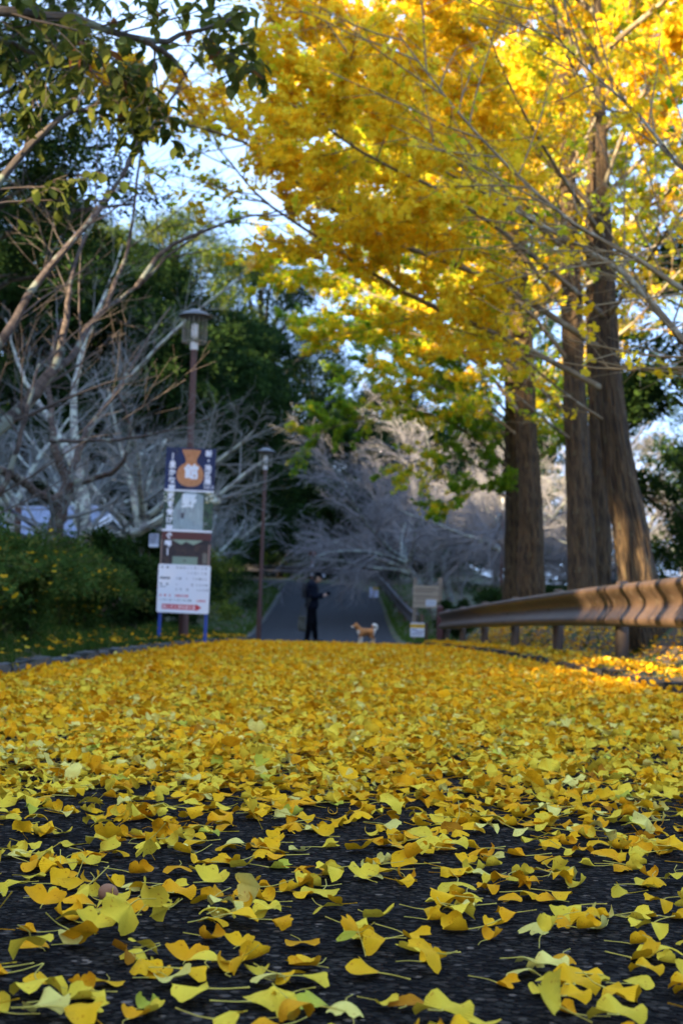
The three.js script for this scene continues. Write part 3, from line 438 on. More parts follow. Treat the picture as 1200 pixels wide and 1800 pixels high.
// the wood on the slope left of the frame, whose shade covers the road
seed(341);
{
  const wood = new THREE.Group(); wood.name = 'evergreen_wood'; tag(wood, 'evergreen wood on the slope left of the road', 'wood', null, 'stuff'); scene.add(wood);
  const gap = (q) => { const t = (q.x - 2.3) / SUN.x, z = q.z - SUN.z * t, y = q.y - SUN.y * t; return !(z > (y > 0.15 ? -14.6 : -12.4) && z < -8.7 && y > -0.54 && y < 1.5); };   // an opening between two trees
  for (const [x, z, h, rx] of Array.from({ length: 46 }, (_, k) => [(k % 2 ? -26 : -21.5) - rr(0, 1.4), 38 - Math.floor(k / 2) * 4.1 - (k % 2) * 2, 11.4 + rr(-0.3, 0.5), 3.1]))
    crownTree('', '', '', V(x, terrain(x, z), z), { into: wood, h, rx, clumps: 84, per: 34, leaf: 3, pal: EVER, bare: 0.06, r: 0.1, noLimb: true, keep: gap });
}

// leafy tree overhanging the top left corner
seed(361);
{
  const base = V(-2.75, terrain(-2.75, -5.6) - 0.05, -5.6);
  const shades = [[0.13, 0.14, 0.025], [0.08, 0.1, 0.018], [0.19, 0.18, 0.025], [0.2, 0.08, 0.025], [0.36, 0.36, 0.04]].map((c) => leafMat({ color: new THREE.Color().setRGB(...c), transmission: 0.5, roughness: 0.85, specularIntensity: 0.15 }));
  const leafG = [0.25, -0.3].map((bend) => { const m = new MB(), n = 5; for (let k = 0; k <= n; k++) { const t = k / n, w = 0.33 * Math.pow(Math.sin(Math.PI * Math.min(1, t * 0.94 + 0.03)), 0.8) * (1 - 0.25 * t), y = -bend * t * t * 0.6; m.v(-w, y + w * 0.25, t); m.v(0, y, t); m.v(w, y + w * 0.25, t); } for (let k = 0; k < n; k++) { const a = k * 3; m.quad(a, a + 1, a + 4, a + 3); m.quad(a + 1, a + 2, a + 5, a + 4); } return m.geo(); });
  const spots = [], far = new Tufts();
  const TN = [{ perM: 4.6, side: 0.5, from: 0.12, angle: 48, rr: 0.4 }, { kids: 5, from: 0.1, angle: 44, ratio: 0.55, seg: 4, sides: 4, wander: 0.14, trop: -0.1, taper: 0.4, rmin: 0.003, leaf: 2 }, { kids: 2, from: 0.2, angle: 40, ratio: 0.5, seg: 3, sides: 3, wander: 0.14, trop: -0.15, taper: 0.5, rmin: 0.0018, leaf: 3 }, { seg: 2, sides: 3, wander: 0.1, trop: -0.2, taper: 0.6, rmin: 0.0014, leaf: 2 }];
  const g = tracedTree('leafy_tree', 'tree with drooping olive leaves hanging into the top left corner', base, [
    ['trunk', 0.11, 0.06, base, base.clone().add(V(0.02, 1, 0.02)), base.clone().add(V(0.1, 2.1, 0.0))],
    ['limb', 0.03, 0.006, base.clone().add(V(0.1, 2.1, 0)), at(-120, 5, 5.9), at(0, 20, 6), at(130, 32, 6.1), at(255, 72, 6.2), at(330, 60, 6.3), at(430, 20, 6.4)],
    ['limb', 0.016, 0.004, at(255, 72, 6.2), at(300, 100, 6.2), at(330, 135, 6.25)],
    ['limb', 0.025, 0.004, base.clone().add(V(0.06, 1.5, 0)), at(-60, 370, 6.1), at(0, 318, 6.2), at(60, 250, 6.3), at(120, 200, 6.4), at(170, 196, 6.5), at(228, 218, 6.6)],
    ['limb', 0.025, 0.005, base.clone().add(V(0.1, 2, 0)), at(-100, 60, 6.6), at(0, 70, 6.8), at(90, 110, 7), at(180, 130, 7.1)],
  ], TN, darkBark, darkTwig, null, (p) => spots.push(p));
  let n = 0; for (const p of spots) { const [px, py] = proj(p), q = new THREE.Quaternion().setFromEuler(E3.set(rr(0.2, 1.4), rr(0, 6.28), rr(-0.5, 0.5), 'YXZ')), s = rr(0.05, 0.08);
    if (n < 290 && px > 0 && py > 0) { n++; const r = rnd(), m = part('leaf', leafG[n % 2], shades[r < 0.4 ? 0 : r < 0.75 ? 1 : r < 0.9 ? 2 : r < 0.96 ? 3 : 4], g); m.position.copy(p).sub(base); m.quaternion.copy(q); m.scale.setScalar(s); } else far.add(p, s, pick([[[0.09, 0.11, 0.018], 2], [[0.06, 0.085, 0.016], 2], [[0.13, 0.14, 0.02], 1]]), q); }
  far.build('foliage', leafG, canopyMat, g, base);
  // a small leaved evergreen behind it
  const b2 = V(-3.3, terrain(-3.3, -11) - 0.05, -11);
  crownTree('small_leaved_evergreen', 'dark small leaved evergreen at the left edge below the leafy branches', 'tree', b2, { h: 4.9, rx: 1.75, clumps: 190, per: 40, leaf: 0.55, pal: [...EVER, [[0.08, 0.12, 0.02], 3]], bare: 0.58, clumpSize: 0.55, r: 0.07 });
}

// ------------------------------------------------------------------ roadside bushes and grass on the left
seed(401);
const stemMat = std([0.06, 0.06, 0.025], { roughness: 0.9 });
const bladeG = [0, 1, 2].map(() => { const m = new MB(); for (let k = 0; k < 6; k++) { const a = rr(0, 6.28), h = rr(0.5, 1), l = rr(0.15, 0.55), x = rr(-0.12, 0.12), z = rr(-0.12, 0.12), c = Math.cos(a), s = Math.sin(a), w = 0.028; const p = m.v(x - s * w, 0, z + c * w), q = m.v(x + s * w, 0, z - c * w), r = m.v(x + c * l * 0.35 + s * w * 0.8, h * 0.6, z + s * l * 0.35 - c * w * 0.8), t = m.v(x + c * l * 0.35 - s * w * 0.8, h * 0.6, z + s * l * 0.35 + c * w * 0.8), e = m.v(x + c * l, h, z + s * l); m.i.push(p, q, r, p, r, t, t, r, e); } return m.geo(); });
const flatLeaf = (() => { const m = new MB(); fanLeaf(m, V(0, 0, -0.5), V(0, 0, 1), V(0, 1, 0), 1, null, true); return m.geo(); })();
function bush(label, x, z, h, w) {
  const base = V(x, terrain(x, z), z), g = thing('roadside_bush', label, 'bush', base, 'arching bushes on the left verge'), m = new MB(), T = new Tufts(), Y = new Tufts();
  for (let k = 0; k < 44; k++) { const a = rr(0, 6.28), r = w * Math.sqrt(rnd()), lean = r / w, d = V(Math.cos(a), 0, Math.sin(a)), tip = base.clone().addScaledVector(d, r * 1.25).add(V(0, h * rr(0.55, 1.05) * (1 - 0.35 * lean * lean), 0)), mid = base.clone().addScaledVector(d, r * 0.55).add(V(0, h * 0.62, 0)), line = smooth([base.clone().addScaledVector(d, r * 0.3), mid, tip], 8); m.tube(line, line.map((_, i) => mix(0.006, 0.002, i / 8)), 4);
    for (let j = 0; j < 70; j++) { const i = Math.floor(rr(0.5, 7.99)), p = line[i].clone().lerp(line[i + 1], rnd()).add(V(rr(-1, 1), rr(-1, 1), rr(-1, 1)).multiplyScalar(0.07)); T.add(p, rr(0.38, 0.62), pick([[[0.055, 0.105, 0.022], 4], [[0.08, 0.135, 0.026], 3], [[0.14, 0.16, 0.035], 1]])); if (rnd() < 0.07) Y.add(p.add(V(rr(-0.05, 0.05), 0.03, rr(0, 0.09))), rr(0.045, 0.065), pick([[[0.75, 0.5, 0.02], 3], [[0.65, 0.38, 0.02], 1]])); } }
  part('stems', m.geo(base), stemMat, g); T.build('foliage', ovalTufts, greenMat, g, base); Y.build('caught_leaves', flatLeaf, canopyMat, g, base);
}
for (const [x, z, h, w, label] of [[-2.45, -8.8, 0.85, 0.5, 'arching bush at the left edge dotted with caught yellow leaves'], [-2.7, -10.2, 1.0, 0.62, 'taller arching bush just right of the left edge'], [-2.5, -11.8, 0.86, 0.55, 'third arching bush, thinning towards the grass'], [-2.95, -13.6, 1.0, 0.65, 'arching bush below the tiled roof'], [-2.7, -15.6, 0.8, 0.6, 'last low bush before the sign'], [-3.3, -17, 1.0, 0.7, 'bush below the handrail, farthest of the row']]) bush(label, x, z, h, w);
{
  const T = new Tufts(); for (let k = 0; k < 15000; k++) { const d = 6 + 34 * Math.pow(rnd(), 1.3), u = 0.12 + Math.pow(rnd(), 1.4) * 2.6, x = -(halfW(-d) + u) + (d > 30 ? -0.3 : 0), p = V(x, terrain(x, -d) - 0.01, -d); T.add(p, rr(0.05, 0.13) * (0.7 + 0.5 * sstep(0, 0.8, u)), pick([[[0.05, 0.1, 0.016], 4], [[0.08, 0.13, 0.02], 2], [[0.03, 0.07, 0.012], 3], [[0.16, 0.14, 0.04], 1]]), Q.setFromEuler(E3.set(0, rr(0, 6.28), 0)).clone()); }
  for (let k = 0; k < 5000; k++) { const d = 36 + 34 * rnd(), s = rnd() < 0.5 ? -1 : 1, u = 0.15 + Math.pow(rnd(), 1.4) * 1.8, x = -0.4 + s * (halfW(-d) + u); T.add(V(x, terrain(x, -d) - 0.01, -d), rr(0.09, 0.2), pick([[[0.05, 0.1, 0.016], 4], [[0.08, 0.14, 0.02], 3]]), Q.setFromEuler(E3.set(0, rr(0, 6.28), 0)).clone()); }
  for (let k = 0; k < 4500; k++) { const d = 8 + 30 * rnd(), x = 1.95 + Math.pow(rnd(), 1.2) * 3.6; if (fbm(x * 1.2, d * 1.2, 1e6, 1e6, 33, 2) < 0.47) continue; T.add(V(x, terrain(x, -d) - 0.01, -d), rr(0.05, 0.12), pick([[[0.05, 0.1, 0.016], 4], [[0.09, 0.13, 0.02], 2]]), Q.setFromEuler(E3.set(0, rr(0, 6.28), 0)).clone()); }
  const g = new THREE.Group(); g.name = 'verge_grass'; tag(g, 'short green grass on the verges', 'grass', null, 'stuff'); scene.add(g); T.build('grass', bladeG, greenMat, g);
}

// ------------------------------------------------------------------ guard rails
const railPaint = tex(256, 256, (u, v) => { const a = fbm(u * 5, v * 5, 5, 5, 81, 5), s = sstep(0.62, 0.75, fbm(u * 20, v * 6, 20, 6, 88)), k = 0.85 + 0.4 * (a - 0.5); return [mix(0.1 * k, 0.16, s * 0.5), mix(0.064 * k, 0.12, s * 0.5), mix(0.042 * k, 0.085, s * 0.5)]; }, true);
const railMat = std([1, 1, 1], { map: railPaint, roughness: 0.42, specularIntensity: 0.5, side: THREE.DoubleSide });
const postMat = std([1, 1, 1], { map: railPaint, roughness: 0.55 });
const profile = (() => { const a = [[0, 0.175], [0.026, 0.174], [0.066, 0.158], [0.08, 0.128], [0.07, 0.098], [0.03, 0.045], [0.016, 0]], b = a.slice(0, -1).reverse().map(([x, y]) => [x, -y]); return new THREE.CatmullRomCurve3([...a, ...b].map(([x, y]) => V(x * 1.25, y, 0)), false, 'centripetal').getPoints(30); })();
function beam(path3, dir) {                                      // w-shaped sheet along a line of points, with thickness; dir = side the ridges point to
  const m = new MB(), n = profile.length, R2 = [];
  path3.forEach((p, k) => { const t = path3[Math.min(k + 1, path3.length - 1)].clone().sub(path3[Math.max(0, k - 1)]).setY(0).normalize(), s = V(-t.z, 0, t.x).multiplyScalar(dir); for (const th of [0, -0.004]) profile.forEach((q, i) => m.v(p.x + s.x * (q.x + th), p.y + q.y, p.z + s.z * (q.x + th), i / n * 0.6, k * 0.5)); });
  for (let k = 0; k < path3.length - 1; k++) for (let l = 0; l < 2; l++) for (let i = 0; i < n - 1; i++) { const a = (k * 2 + l) * n + i, b = ((k + 1) * 2 + l) * n + i; if (l ^ (dir < 0)) m.quad(a, b, b + 1, a + 1); else m.quad(a, a + 1, b + 1, b); }
  for (const i of [0, n - 1]) for (let k = 0; k < path3.length - 1; k++) m.quad(k * 2 * n + i, (k * 2 + 1) * n + i, ((k + 1) * 2 + 1) * n + i, (k + 1) * 2 * n + i);
  return m.geo();
}
seed(421);
{
  const X = (d) => mix(2.34, 2.14, (d - 10) / 21), topY = (d) => roadY(-d) + 0.66 + 0.03, P = (d) => V(X(d), topY(d) - 0.175, -d), base = V(2.3, 0, -12);
  const g = thing('guard_rail', 'brown steel guard rail running along the right of the leaf covered lane', 'guard rail');
  const posts = [4.9, 8.9, 12.9, 16.4, 20.1, 23.9, 27.7, 31.2];
  for (let k = 0; k < posts.length - 1; k++) { const pts = []; for (let i = 0; i <= 8; i++) { const d = mix(posts[k] - 0.12, posts[k + 1] + 0.12, i / 8), p = P(d); p.x += (k % 2) * 0.006; pts.push(p); } part('beam', beam(pts, -1), railMat, g); }
  { // rounded end piece bent back from the road
    const pts = []; for (let i = 0; i <= 8; i++) { const a = i / 8 * 1.9, p = P(31.3); pts.push(V(p.x + 0.3 * (1 - Math.cos(a)), p.y, p.z - 0.3 * Math.sin(a))); } part('end_piece', beam(pts, -1), railMat, g); }
  const postG = cylG(0.058, 0.058, 0.88, 16), capG = new THREE.SphereGeometry(0.058, 14, 5, 0, 6.3, 0, 1.57).scale(1, 0.4, 1), boltG = new THREE.CylinderGeometry(0.016, 0.019, 0.016, 8).rotateZ(Math.PI / 2), brG = boxG(0.07, 0.2, 0.06);
  for (const d of posts) { const x = X(d) + 0.085, y = terrain(x, -d) - 0.2; const p = part('post', postG, postMat, g); p.position.set(x, y, -d); const c = part('cap', capG, postMat, p); c.position.y = 0.88; const b = part('bracket', brG, postMat, g); b.position.set(X(d) + 0.026, P(d).y, -d);
    for (const [dy, dz] of [[0, 0], [0.12, 0.09], [-0.12, 0.09], [0.12, -0.09], [-0.12, -0.09]]) { const q = part('bolt', boltG, postMat, g); q.position.set(X(d) - (dy ? 0.084 : 0.02), P(d).y + dy, -d + dz); } }
  // far rail round the bend
  const f = thing('guard_rail', 'distant grey brown guard rail curving round the bend of the road', 'guard rail'), line = smooth([V(2.2, 0, -42), V(2.1, 0, -48), V(1.95, 0, -56), V(1.75, 0, -63), V(1.2, 0, -70), V(-0.6, 0, -74.4), V(-4, 0, -76.6), V(-9, 0, -78), V(-16, 0, -79)], 60).map((p) => p.setY(roadY(p.z) + 0.55));
  const farMat = std([0.045, 0.042, 0.045], { roughness: 0.5, side: THREE.DoubleSide });
  for (let k = 0; k < 60; k += 6) part('beam', beam(line.slice(k, k + 7), -1), farMat, f);
  for (let k = 0; k < 60; k += 3) { const p = part('post', postG, postMat, f); p.position.set(line[k].x + 0.1, terrain(line[k].x + 0.1, line[k].z) - 0.2, line[k].z); }
}

// ------------------------------------------------------------------ exhibition sign
const GLYPH = {
  館: '30,4 8,30;30,4 50,24;20,32 40,32;18,38 18,90;18,38 42,38 42,64;18,51 42,51;18,64 42,64;18,90 46,82;34,66 48,92;74,2 74,14;54,28 54,16 96,16 96,28;62,32 62,96;62,32 88,32 88,54 62,54;62,64 92,64 92,94 62,94',
  野: '8,8 46,8 46,46 8,46 8,8;8,27 46,27;27,8 27,90;6,64 48,64;4,92 50,84;56,10 92,10 74,28;62,22 82,36;52,44 96,44 90,58;74,44 74,92 62,86',
  新: '26,2 26,14;8,16 46,16;16,20 20,32;38,20 34,32;4,36 50,36;26,36 26,96;8,54 46,54;26,56 6,82;28,58 46,74;90,6 60,16;60,16 60,60 52,94;60,42 98,42;80,42 80,98',
  地: '4,34 38,34;20,8 20,80;2,86 40,74;42,44 90,30 88,62 80,58;66,6 66,72;50,20 50,84 58,92 94,92 96,76', 区: '10,8 92,8;12,8 12,92 94,92;74,24 30,76;32,28 76,76',
  展: '14,8 88,8 88,26 14,26;14,8 14,50 4,94;36,32 36,52;64,32 64,52;24,40 92,40;20,54 96,54;38,56 38,92 56,82;62,56 94,92;84,66 66,76',
  豊: '22,10 78,10 78,44 22,44 22,10;40,2 40,44;60,2 60,44;22,27 78,27;10,52 90,52;28,60 72,60 72,76 28,76 28,60;34,80 40,92;66,80 60,92;6,95 94,95',
  か: '8,32 66,28 64,74 50,90 42,82;38,6 30,54 10,90;76,20 94,52', な: '10,22 54,20;36,4 28,40 10,62;70,18 92,32;68,42 68,80 50,92 38,82 52,70 92,90',
  歴: '12,8 94,8;14,8 14,50 4,94;24,26 56,26;40,14 40,50;38,28 24,46;42,28 56,44;62,26 94,26;78,14 78,50;76,28 64,46;80,28 94,44;58,56 58,92;58,72 84,72;36,64 36,92;20,94 96,94',
  史: '20,20 80,20 80,46 20,46 20,20;50,4 50,48 38,74 8,94;26,56 50,78 94,94', を: '18,20 78,18;46,4 22,52 52,42 56,70;86,38 40,58 32,82 48,92 84,90',
  受: '80,4 16,14;22,20 28,32;48,18 50,30;78,16 68,32;8,50 8,38 92,38 92,50;24,54 76,54 50,82 16,96;34,62 60,84 90,96', け: '16,10 12,50 16,90 24,72;38,30 94,28;72,6 72,56 54,92',
  継: '24,4 8,26 28,28;34,18 8,48 40,46;24,48 24,94;12,60 6,80;34,58 40,74;52,10 52,92 98,92;74,8 74,82;56,36 96,36;74,38 60,62;76,40 94,60;62,16 66,28;90,14 84,28', ぐ: '70,6 30,44 70,92;76,34 84,46;88,26 96,38',
  郷: '20,6 6,26 22,30;26,22 4,58;36,20 36,60;36,10 60,10 60,40 36,40;36,25 60,25;36,70 62,62;50,46 62,70;74,10 74,96;74,10 94,10 82,42 96,60 82,72',
  山: '50,6 50,86;12,34 12,88 88,88;88,34 88,90', 市: '50,2 50,18;8,20 92,20;22,38 22,80;22,38 78,38 78,78 68,76;50,20 50,98', 立: '50,4 50,22;12,26 88,26;30,36 38,78;72,36 60,80;6,88 94,88',
  博: '4,36 34,36;18,6 18,96;40,14 96,14;68,2 68,60;46,24 90,24 90,52 46,52 46,24;46,38 90,38;38,62 98,62;78,54 78,92 66,88;50,70 56,82;86,4 92,10', 物: '16,10 8,32;8,30 42,30;26,6 26,96;4,64 42,54;60,6 46,42;54,26 92,26 86,90 72,86;70,28 48,66;84,28 56,88',
  本: '6,28 94,28;50,4 50,96;48,30 8,76;52,30 92,76;32,72 68,72', 会: '50,4 6,44;50,4 94,44;30,42 70,42;12,60 88,60;44,60 22,90 78,84;66,72 84,94',
  期: '12,6 12,70;38,6 38,70;4,20 46,20;12,36 38,36;12,52 38,52;2,70 48,70;16,76 6,94;32,76 44,92;60,10 60,60 50,94;60,10 92,10 92,92 80,88;60,34 92,34;60,58 92,58',
  月: '26,8 26,60 12,94;26,8 78,8 78,92 66,88;26,34 78,34;26,58 78,58', 日: '22,8 78,8 78,92 22,92 22,8;22,50 78,50', 年: '28,4 10,34;24,20 90,20;26,42 84,42;26,42 26,66;4,68 96,68;56,20 56,98', 円: '12,96 12,10 88,10 88,94;12,54 88,54;50,10 50,54',
  開: '10,6 10,96;10,6 40,6 40,36 10,36;10,20 40,20;60,6 90,6 90,96;60,6 60,36 90,36;60,20 90,20;28,50 72,50;24,66 76,66;40,50 36,92;62,50 62,92', 時: '8,16 36,16 36,80 8,80 8,16;8,48 36,48;48,16 92,16;70,4 70,34;42,36 98,36;42,56 98,56;82,44 82,92 70,88;52,66 60,78',
  間: '10,6 10,96;10,6 40,6 40,36 10,36;10,20 40,20;60,6 90,6 90,96;60,6 60,36 90,36;60,20 90,20;34,48 66,48 66,88 34,88 34,48;34,68 66,68', 料: '14,10 20,26;40,10 34,26;4,36 50,36;28,6 28,96;26,40 6,72;30,40 48,64;60,18 70,28;58,38 68,48;52,66 98,58;84,4 84,98',
  平: '10,12 90,12;26,22 34,42;74,22 66,42;4,54 96,54;50,12 50,98', 成: '16,22 90,22;16,22 16,56 6,94;18,46 42,46 40,78 30,76;58,4 64,54 92,92 96,76;84,38 54,86;74,6 84,14', 一: '6,52 94,52', ー: '50,4 50,96', 休: '30,4 6,46;20,30 20,96;36,28 96,28;66,6 66,96;64,30 36,74;68,30 96,72;50,70 82,70', 中: '14,24 86,24 86,62 14,62 14,24;50,4 50,98', 小: '50,6 50,90 38,84;24,34 8,70;74,34 94,68', 生: '24,10 8,42;20,30 88,30;16,58 84,58;50,6 50,92;6,93 94,93',
};
function glyph(x, c, px, py, s, w, col) { x.save(); x.translate(px, py); x.scale(s / 100, s / 100); x.strokeStyle = col; x.lineWidth = w; x.lineCap = x.lineJoin = 'round'; for (const st of (GLYPH[c] ?? '').split(';')) { const p = st.split(' ').map((q) => q.split(',').map(Number)); if (p[0].length < 2) continue; x.beginPath(); p.forEach(([a, b], i) => (i ? x.lineTo(a, b) : x.moveTo(a, b))); x.stroke(); } x.restore(); }
function write(x, text, px, py, s, w, col, step = s * 1.06) { for (const c of text) { if (GLYPH[c]) glyph(x, c, px, py, s, w, col); else if (c !== ' ') { x.fillStyle = col; x.font = `bold ${s}px sans-serif`; x.fillText(c, px + s * 0.15, py + s * 0.88); } px += c === ' ' ? step * 0.6 : step; } }
function print(w, h, fn, o = {}) { const c = document.createElement('canvas'); c.width = w; c.height = h; const x = c.getContext('2d'); fn(x, w, h); const t = new THREE.CanvasTexture(c); t.colorSpace = THREE.SRGBColorSpace; t.magFilter = THREE.LinearFilter; return std([1, 1, 1], { map: t, roughness: 0.45, ...o }); }
const blot = (x, n, w, h, cols, s0, s1) => { for (let k = 0; k < n; k++) { x.fillStyle = cols[Math.floor(rnd() * cols.length)]; x.beginPath(); x.ellipse(rnd() * w, rnd() * h, rr(s0, s1), rr(s0, s1) * 0.6, rnd() * 3, 0, 6.3); x.fill(); } };
seed(431);
{
  const k = 900, W0 = 0.575, hs = [0.49, 0.465, 0.405, 0.56], column = 'ー豊かな歴史を受け継ぐ郷ー', x0 = 36, s0 = 68, y0 = 62, step = 84;   // pixels per metre; the column of letters runs over three panels
  const off = [0, hs[0] * k, (hs[0] + hs[1]) * k], col = (x, n) => { [...column].forEach((c, i) => { const y = y0 + i * step * 0.99 - off[n]; glyph(x, c, x0, y, s0, 20, '#e9ecf6'); }); };
  const panels = [
    print(W0 * k, hs[0] * k, (x, w, h) => { x.fillStyle = '#1d2a55'; x.fillRect(0, 0, w, h); blot(x, 60, w, h, ['#1b2750', '#20305e', '#1a2348'], 20, 60);
      x.fillStyle = '#c98a5c'; x.beginPath(); x.moveTo(w * 0.31, h * 0.05); x.bezierCurveTo(w * 0.36, h * 0.2, w * 0.41, h * 0.24, w * 0.4, h * 0.36); x.bezierCurveTo(w * 0.2, h * 0.46, w * 0.18, h * 0.72, w * 0.3, h * 0.85); x.bezierCurveTo(w * 0.38, h * 0.95, w * 0.62, h * 0.95, w * 0.7, h * 0.85); x.bezierCurveTo(w * 0.82, h * 0.72, w * 0.78, h * 0.46, w * 0.62, h * 0.36); x.bezierCurveTo(w * 0.6, h * 0.24, w * 0.66, h * 0.2, w * 0.7, h * 0.05); x.quadraticCurveTo(w * 0.5, h * 0.02, w * 0.31, h * 0.05); x.fill();
      x.save(); x.clip(); blot(x, 160, w, h, ['#c98a5c55', '#b8784a55', '#d79a6c55', '#a9683d44'], 10, 34); x.restore();
      glyph(x, '館', w * 0.37, h * 0.4, w * 0.28, 17, '#eef2fb'); [...'新 地区展'].forEach((c, i) => glyph(x, c, w * 0.79, h * (0.04 + i * 0.168), 66, 19, '#e9ecf6')); x.fillStyle = '#e9ecf6'; x.beginPath(); x.arc(w * 0.855, h * 0.285, 11, 0, 6.3); x.fill(); x.font = 'bold 46px sans-serif'; x.fillText('vol.3', w * 0.78, h * 0.955); col(x, 0); }),
    print(W0 * k, hs[1] * k, (x, w, h) => { x.fillStyle = '#33433c'; x.fillRect(0, 0, w, h); blot(x, 240, w, h, ['#2c4a34', '#3a5540', '#26352f', '#4a5a44'], 8, 40); blot(x, 30, w * 0.2, h * 0.3, ['#c9cdbd', '#a5a892'], 6, 22);
      x.save(); x.translate(w * 0.84, 0); blot(x, 40, w * 0.16, h * 0.3, ['#c9cdbd', '#b5a878', '#8c9484'], 6, 22); x.restore();
      x.fillStyle = '#93a5ab'; x.beginPath(); x.moveTo(w * 0.2, h); x.lineTo(w * 0.2, h * 0.5); x.lineTo(w * 0.42, h * 0.06); x.lineTo(w * 0.62, h * 0.04); x.lineTo(w * 0.8, h * 0.14); x.lineTo(w * 0.8, h); x.fill(); x.save(); x.clip(); for (let n = 0; n < 150; n++) { x.fillStyle = ['#7c8a9455', '#a9bcc255', '#6d717c55', '#b9cccd44'][n % 4]; x.fillRect(rnd() * w, rnd() * h, rr(4, 20), rr(20, 120)); } x.restore(); x.strokeStyle = '#a7b6bd'; x.lineWidth = 5; for (let n = 0; n < 6; n++) { x.beginPath(); x.ellipse(w * (0.6 + n * 0.05), h * 0.9, 40, 16, 0.4 * n, 0, 4); x.stroke(); }
      x.fillStyle = '#4c4d57'; x.fillRect(w * 0.36, h * 0.58, w * 0.06, h * 0.14); glyph(x, '野', w * 0.37, h * 0.1, w * 0.28, 17, '#e2ecf4'); x.fillStyle = '#eceef4'; x.fillRect(0, 0, w, h * 0.045); col(x, 1); }),
    print(W0 * k, hs[2] * k, (x, w, h) => { x.fillStyle = '#3a2c2c'; x.fillRect(0, 0, w, h); blot(x, 120, w, h, ['#33282a', '#2a2426', '#44342f'], 10, 50); x.fillStyle = '#5d2f2c'; x.fillRect(0, h * 0.08, w, h * 0.2); for (let n = 0; n < 16; n++) { x.fillStyle = '#7d5a4e'; x.fillRect(n * w / 16 + 6, h * 0.08, 10, 8); } x.fillStyle = '#93a58f'; x.beginPath(); x.moveTo(w * 0.2, h * 0.29); x.lineTo(w * 0.84, h * 0.29); x.lineTo(w * 0.64, h * 0.43); x.lineTo(w * 0.5, h * 0.34); x.lineTo(w * 0.4, h * 0.43); x.fill(); x.fillStyle = '#7f9484'; x.fillRect(w * 0.24, h * 0.77, w * 0.5, h * 0.23); x.fillStyle = '#9c7f72'; x.fillRect(w * 0.95, h * 0.4, w * 0.03, h * 0.6); x.fillRect(w * 0.0, h * 0.3, w * 0.02, h * 0.7); x.fillStyle = '#6c6a62'; x.fillRect(w * 0.84, h * 0.65, w * 0.09, h * 0.3); x.fillStyle = '#333'; x.fillRect(w * 0.46, h * 0.87, w * 0.05, h * 0.03); x.fillStyle = '#eceef4'; x.fillRect(0, 0, w, h * 0.06); col(x, 2); }),
    print(0.6 * k, hs[3] * k, (x, w, h) => { x.fillStyle = '#e3e6ee'; x.fillRect(0, 0, w, h); const K = '#30343e', Rr = '#c2303c'; const line = (t, px, py, s, c = K, w2 = 11, st) => write(x, t, px * w, py * h, s, w2, c, st);
      line('会  期', 0.05, 0.04, 24); line('平成年11月14日', 0.34, 0.04, 24, K, 11, 37); line('12月17日', 0.56, 0.145, 24, K, 11, 35); line('開館時間', 0.04, 0.265, 24, K, 14, 26); line('9時  ー  16時45', 0.34, 0.265, 24, K, 11, 32); line('料 料', 0.04, 0.39, 24, K, 12, 40); line('一', 0.34, 0.39, 24); line('円 400円', 0.64, 0.39, 24, K, 11, 32); line('小中 生', 0.34, 0.49, 24, K, 11, 44); line('200円', 0.75, 0.49, 24, K, 11, 32); line('会期中休', 0.04, 0.455, 13, K, 12, 17); line('休 館 日', 0.04, 0.62, 24, Rr, 12, 30); line('会期中休館', 0.34, 0.62, 24, Rr, 14, 28); line('11月14日 12月17日 本館', 0.04, 0.715, 20, K, 11, 22); line('本館新館', 0.76, 0.715, 20, Rr, 13, 23);
      x.fillStyle = '#c4303b'; x.beginPath(); x.moveTo(w * 0.1, h * 0.825); x.lineTo(w * 0.75, h * 0.825); x.lineTo(w * 0.75, h * 0.805); x.lineTo(w * 0.86, h * 0.875); x.lineTo(w * 0.75, h * 0.95); x.lineTo(w * 0.75, h * 0.925); x.lineTo(w * 0.1, h * 0.925); x.fill(); line('館山市立博物館本館', 0.115, 0.842, 34, '#f6e6e8', 11, 38); }),
  ];
  const c = at(320, 1135, 17.6), base = V(c.x, terrain(c.x, -17.6) - 0.03, -17.6), g = thing('exhibition_sign', 'tall museum exhibition signboard with a clay jar picture on blue legs', 'signboard', base, null, R(3)); g.rotation.z = R(-0.9);
  const edge = std([0.62, 0.64, 0.68], { roughness: 0.5 }), blue = std([0.02, 0.06, 0.32], { roughness: 0.35 }); let y = 0.37 + 0.56;
  const nm = ['title_panel', 'stone_photo_panel', 'doorway_photo_panel', 'text_panel'], lb = ['navy panel with orange clay jar', 'photo panel of a grey stone', 'photo panel of a dark doorway', 'white panel of text with red arrow'];
  let yy = 0.37; [3, 2, 1, 0].forEach((n) => { const w = n === 3 ? 0.6 : W0, p = part(nm[n], roundPlate(w, hs[n], 0.012, n === 3 ? 0.022 : 0.006), [panels[n], edge], g); p.position.set(n * -0.004, yy + hs[n] / 2, n === 3 ? 0.006 : 0.002 * n); p.userData.label = lb[n]; yy += hs[n]; });
  for (const s of [-1, 1]) { const l = part('leg', boxG(0.038, 2.28, 0.03, 0, 1.14, 0), blue, g); l.position.set(s * 0.266 - 0.006, 0, -0.03); }
  for (const h of [0.5, 1.2, 1.9]) { const b = part('crossbar', boxG(0.55, 0.03, 0.02), blue, g); b.position.set(0, h, -0.012 - 0.045); }
}

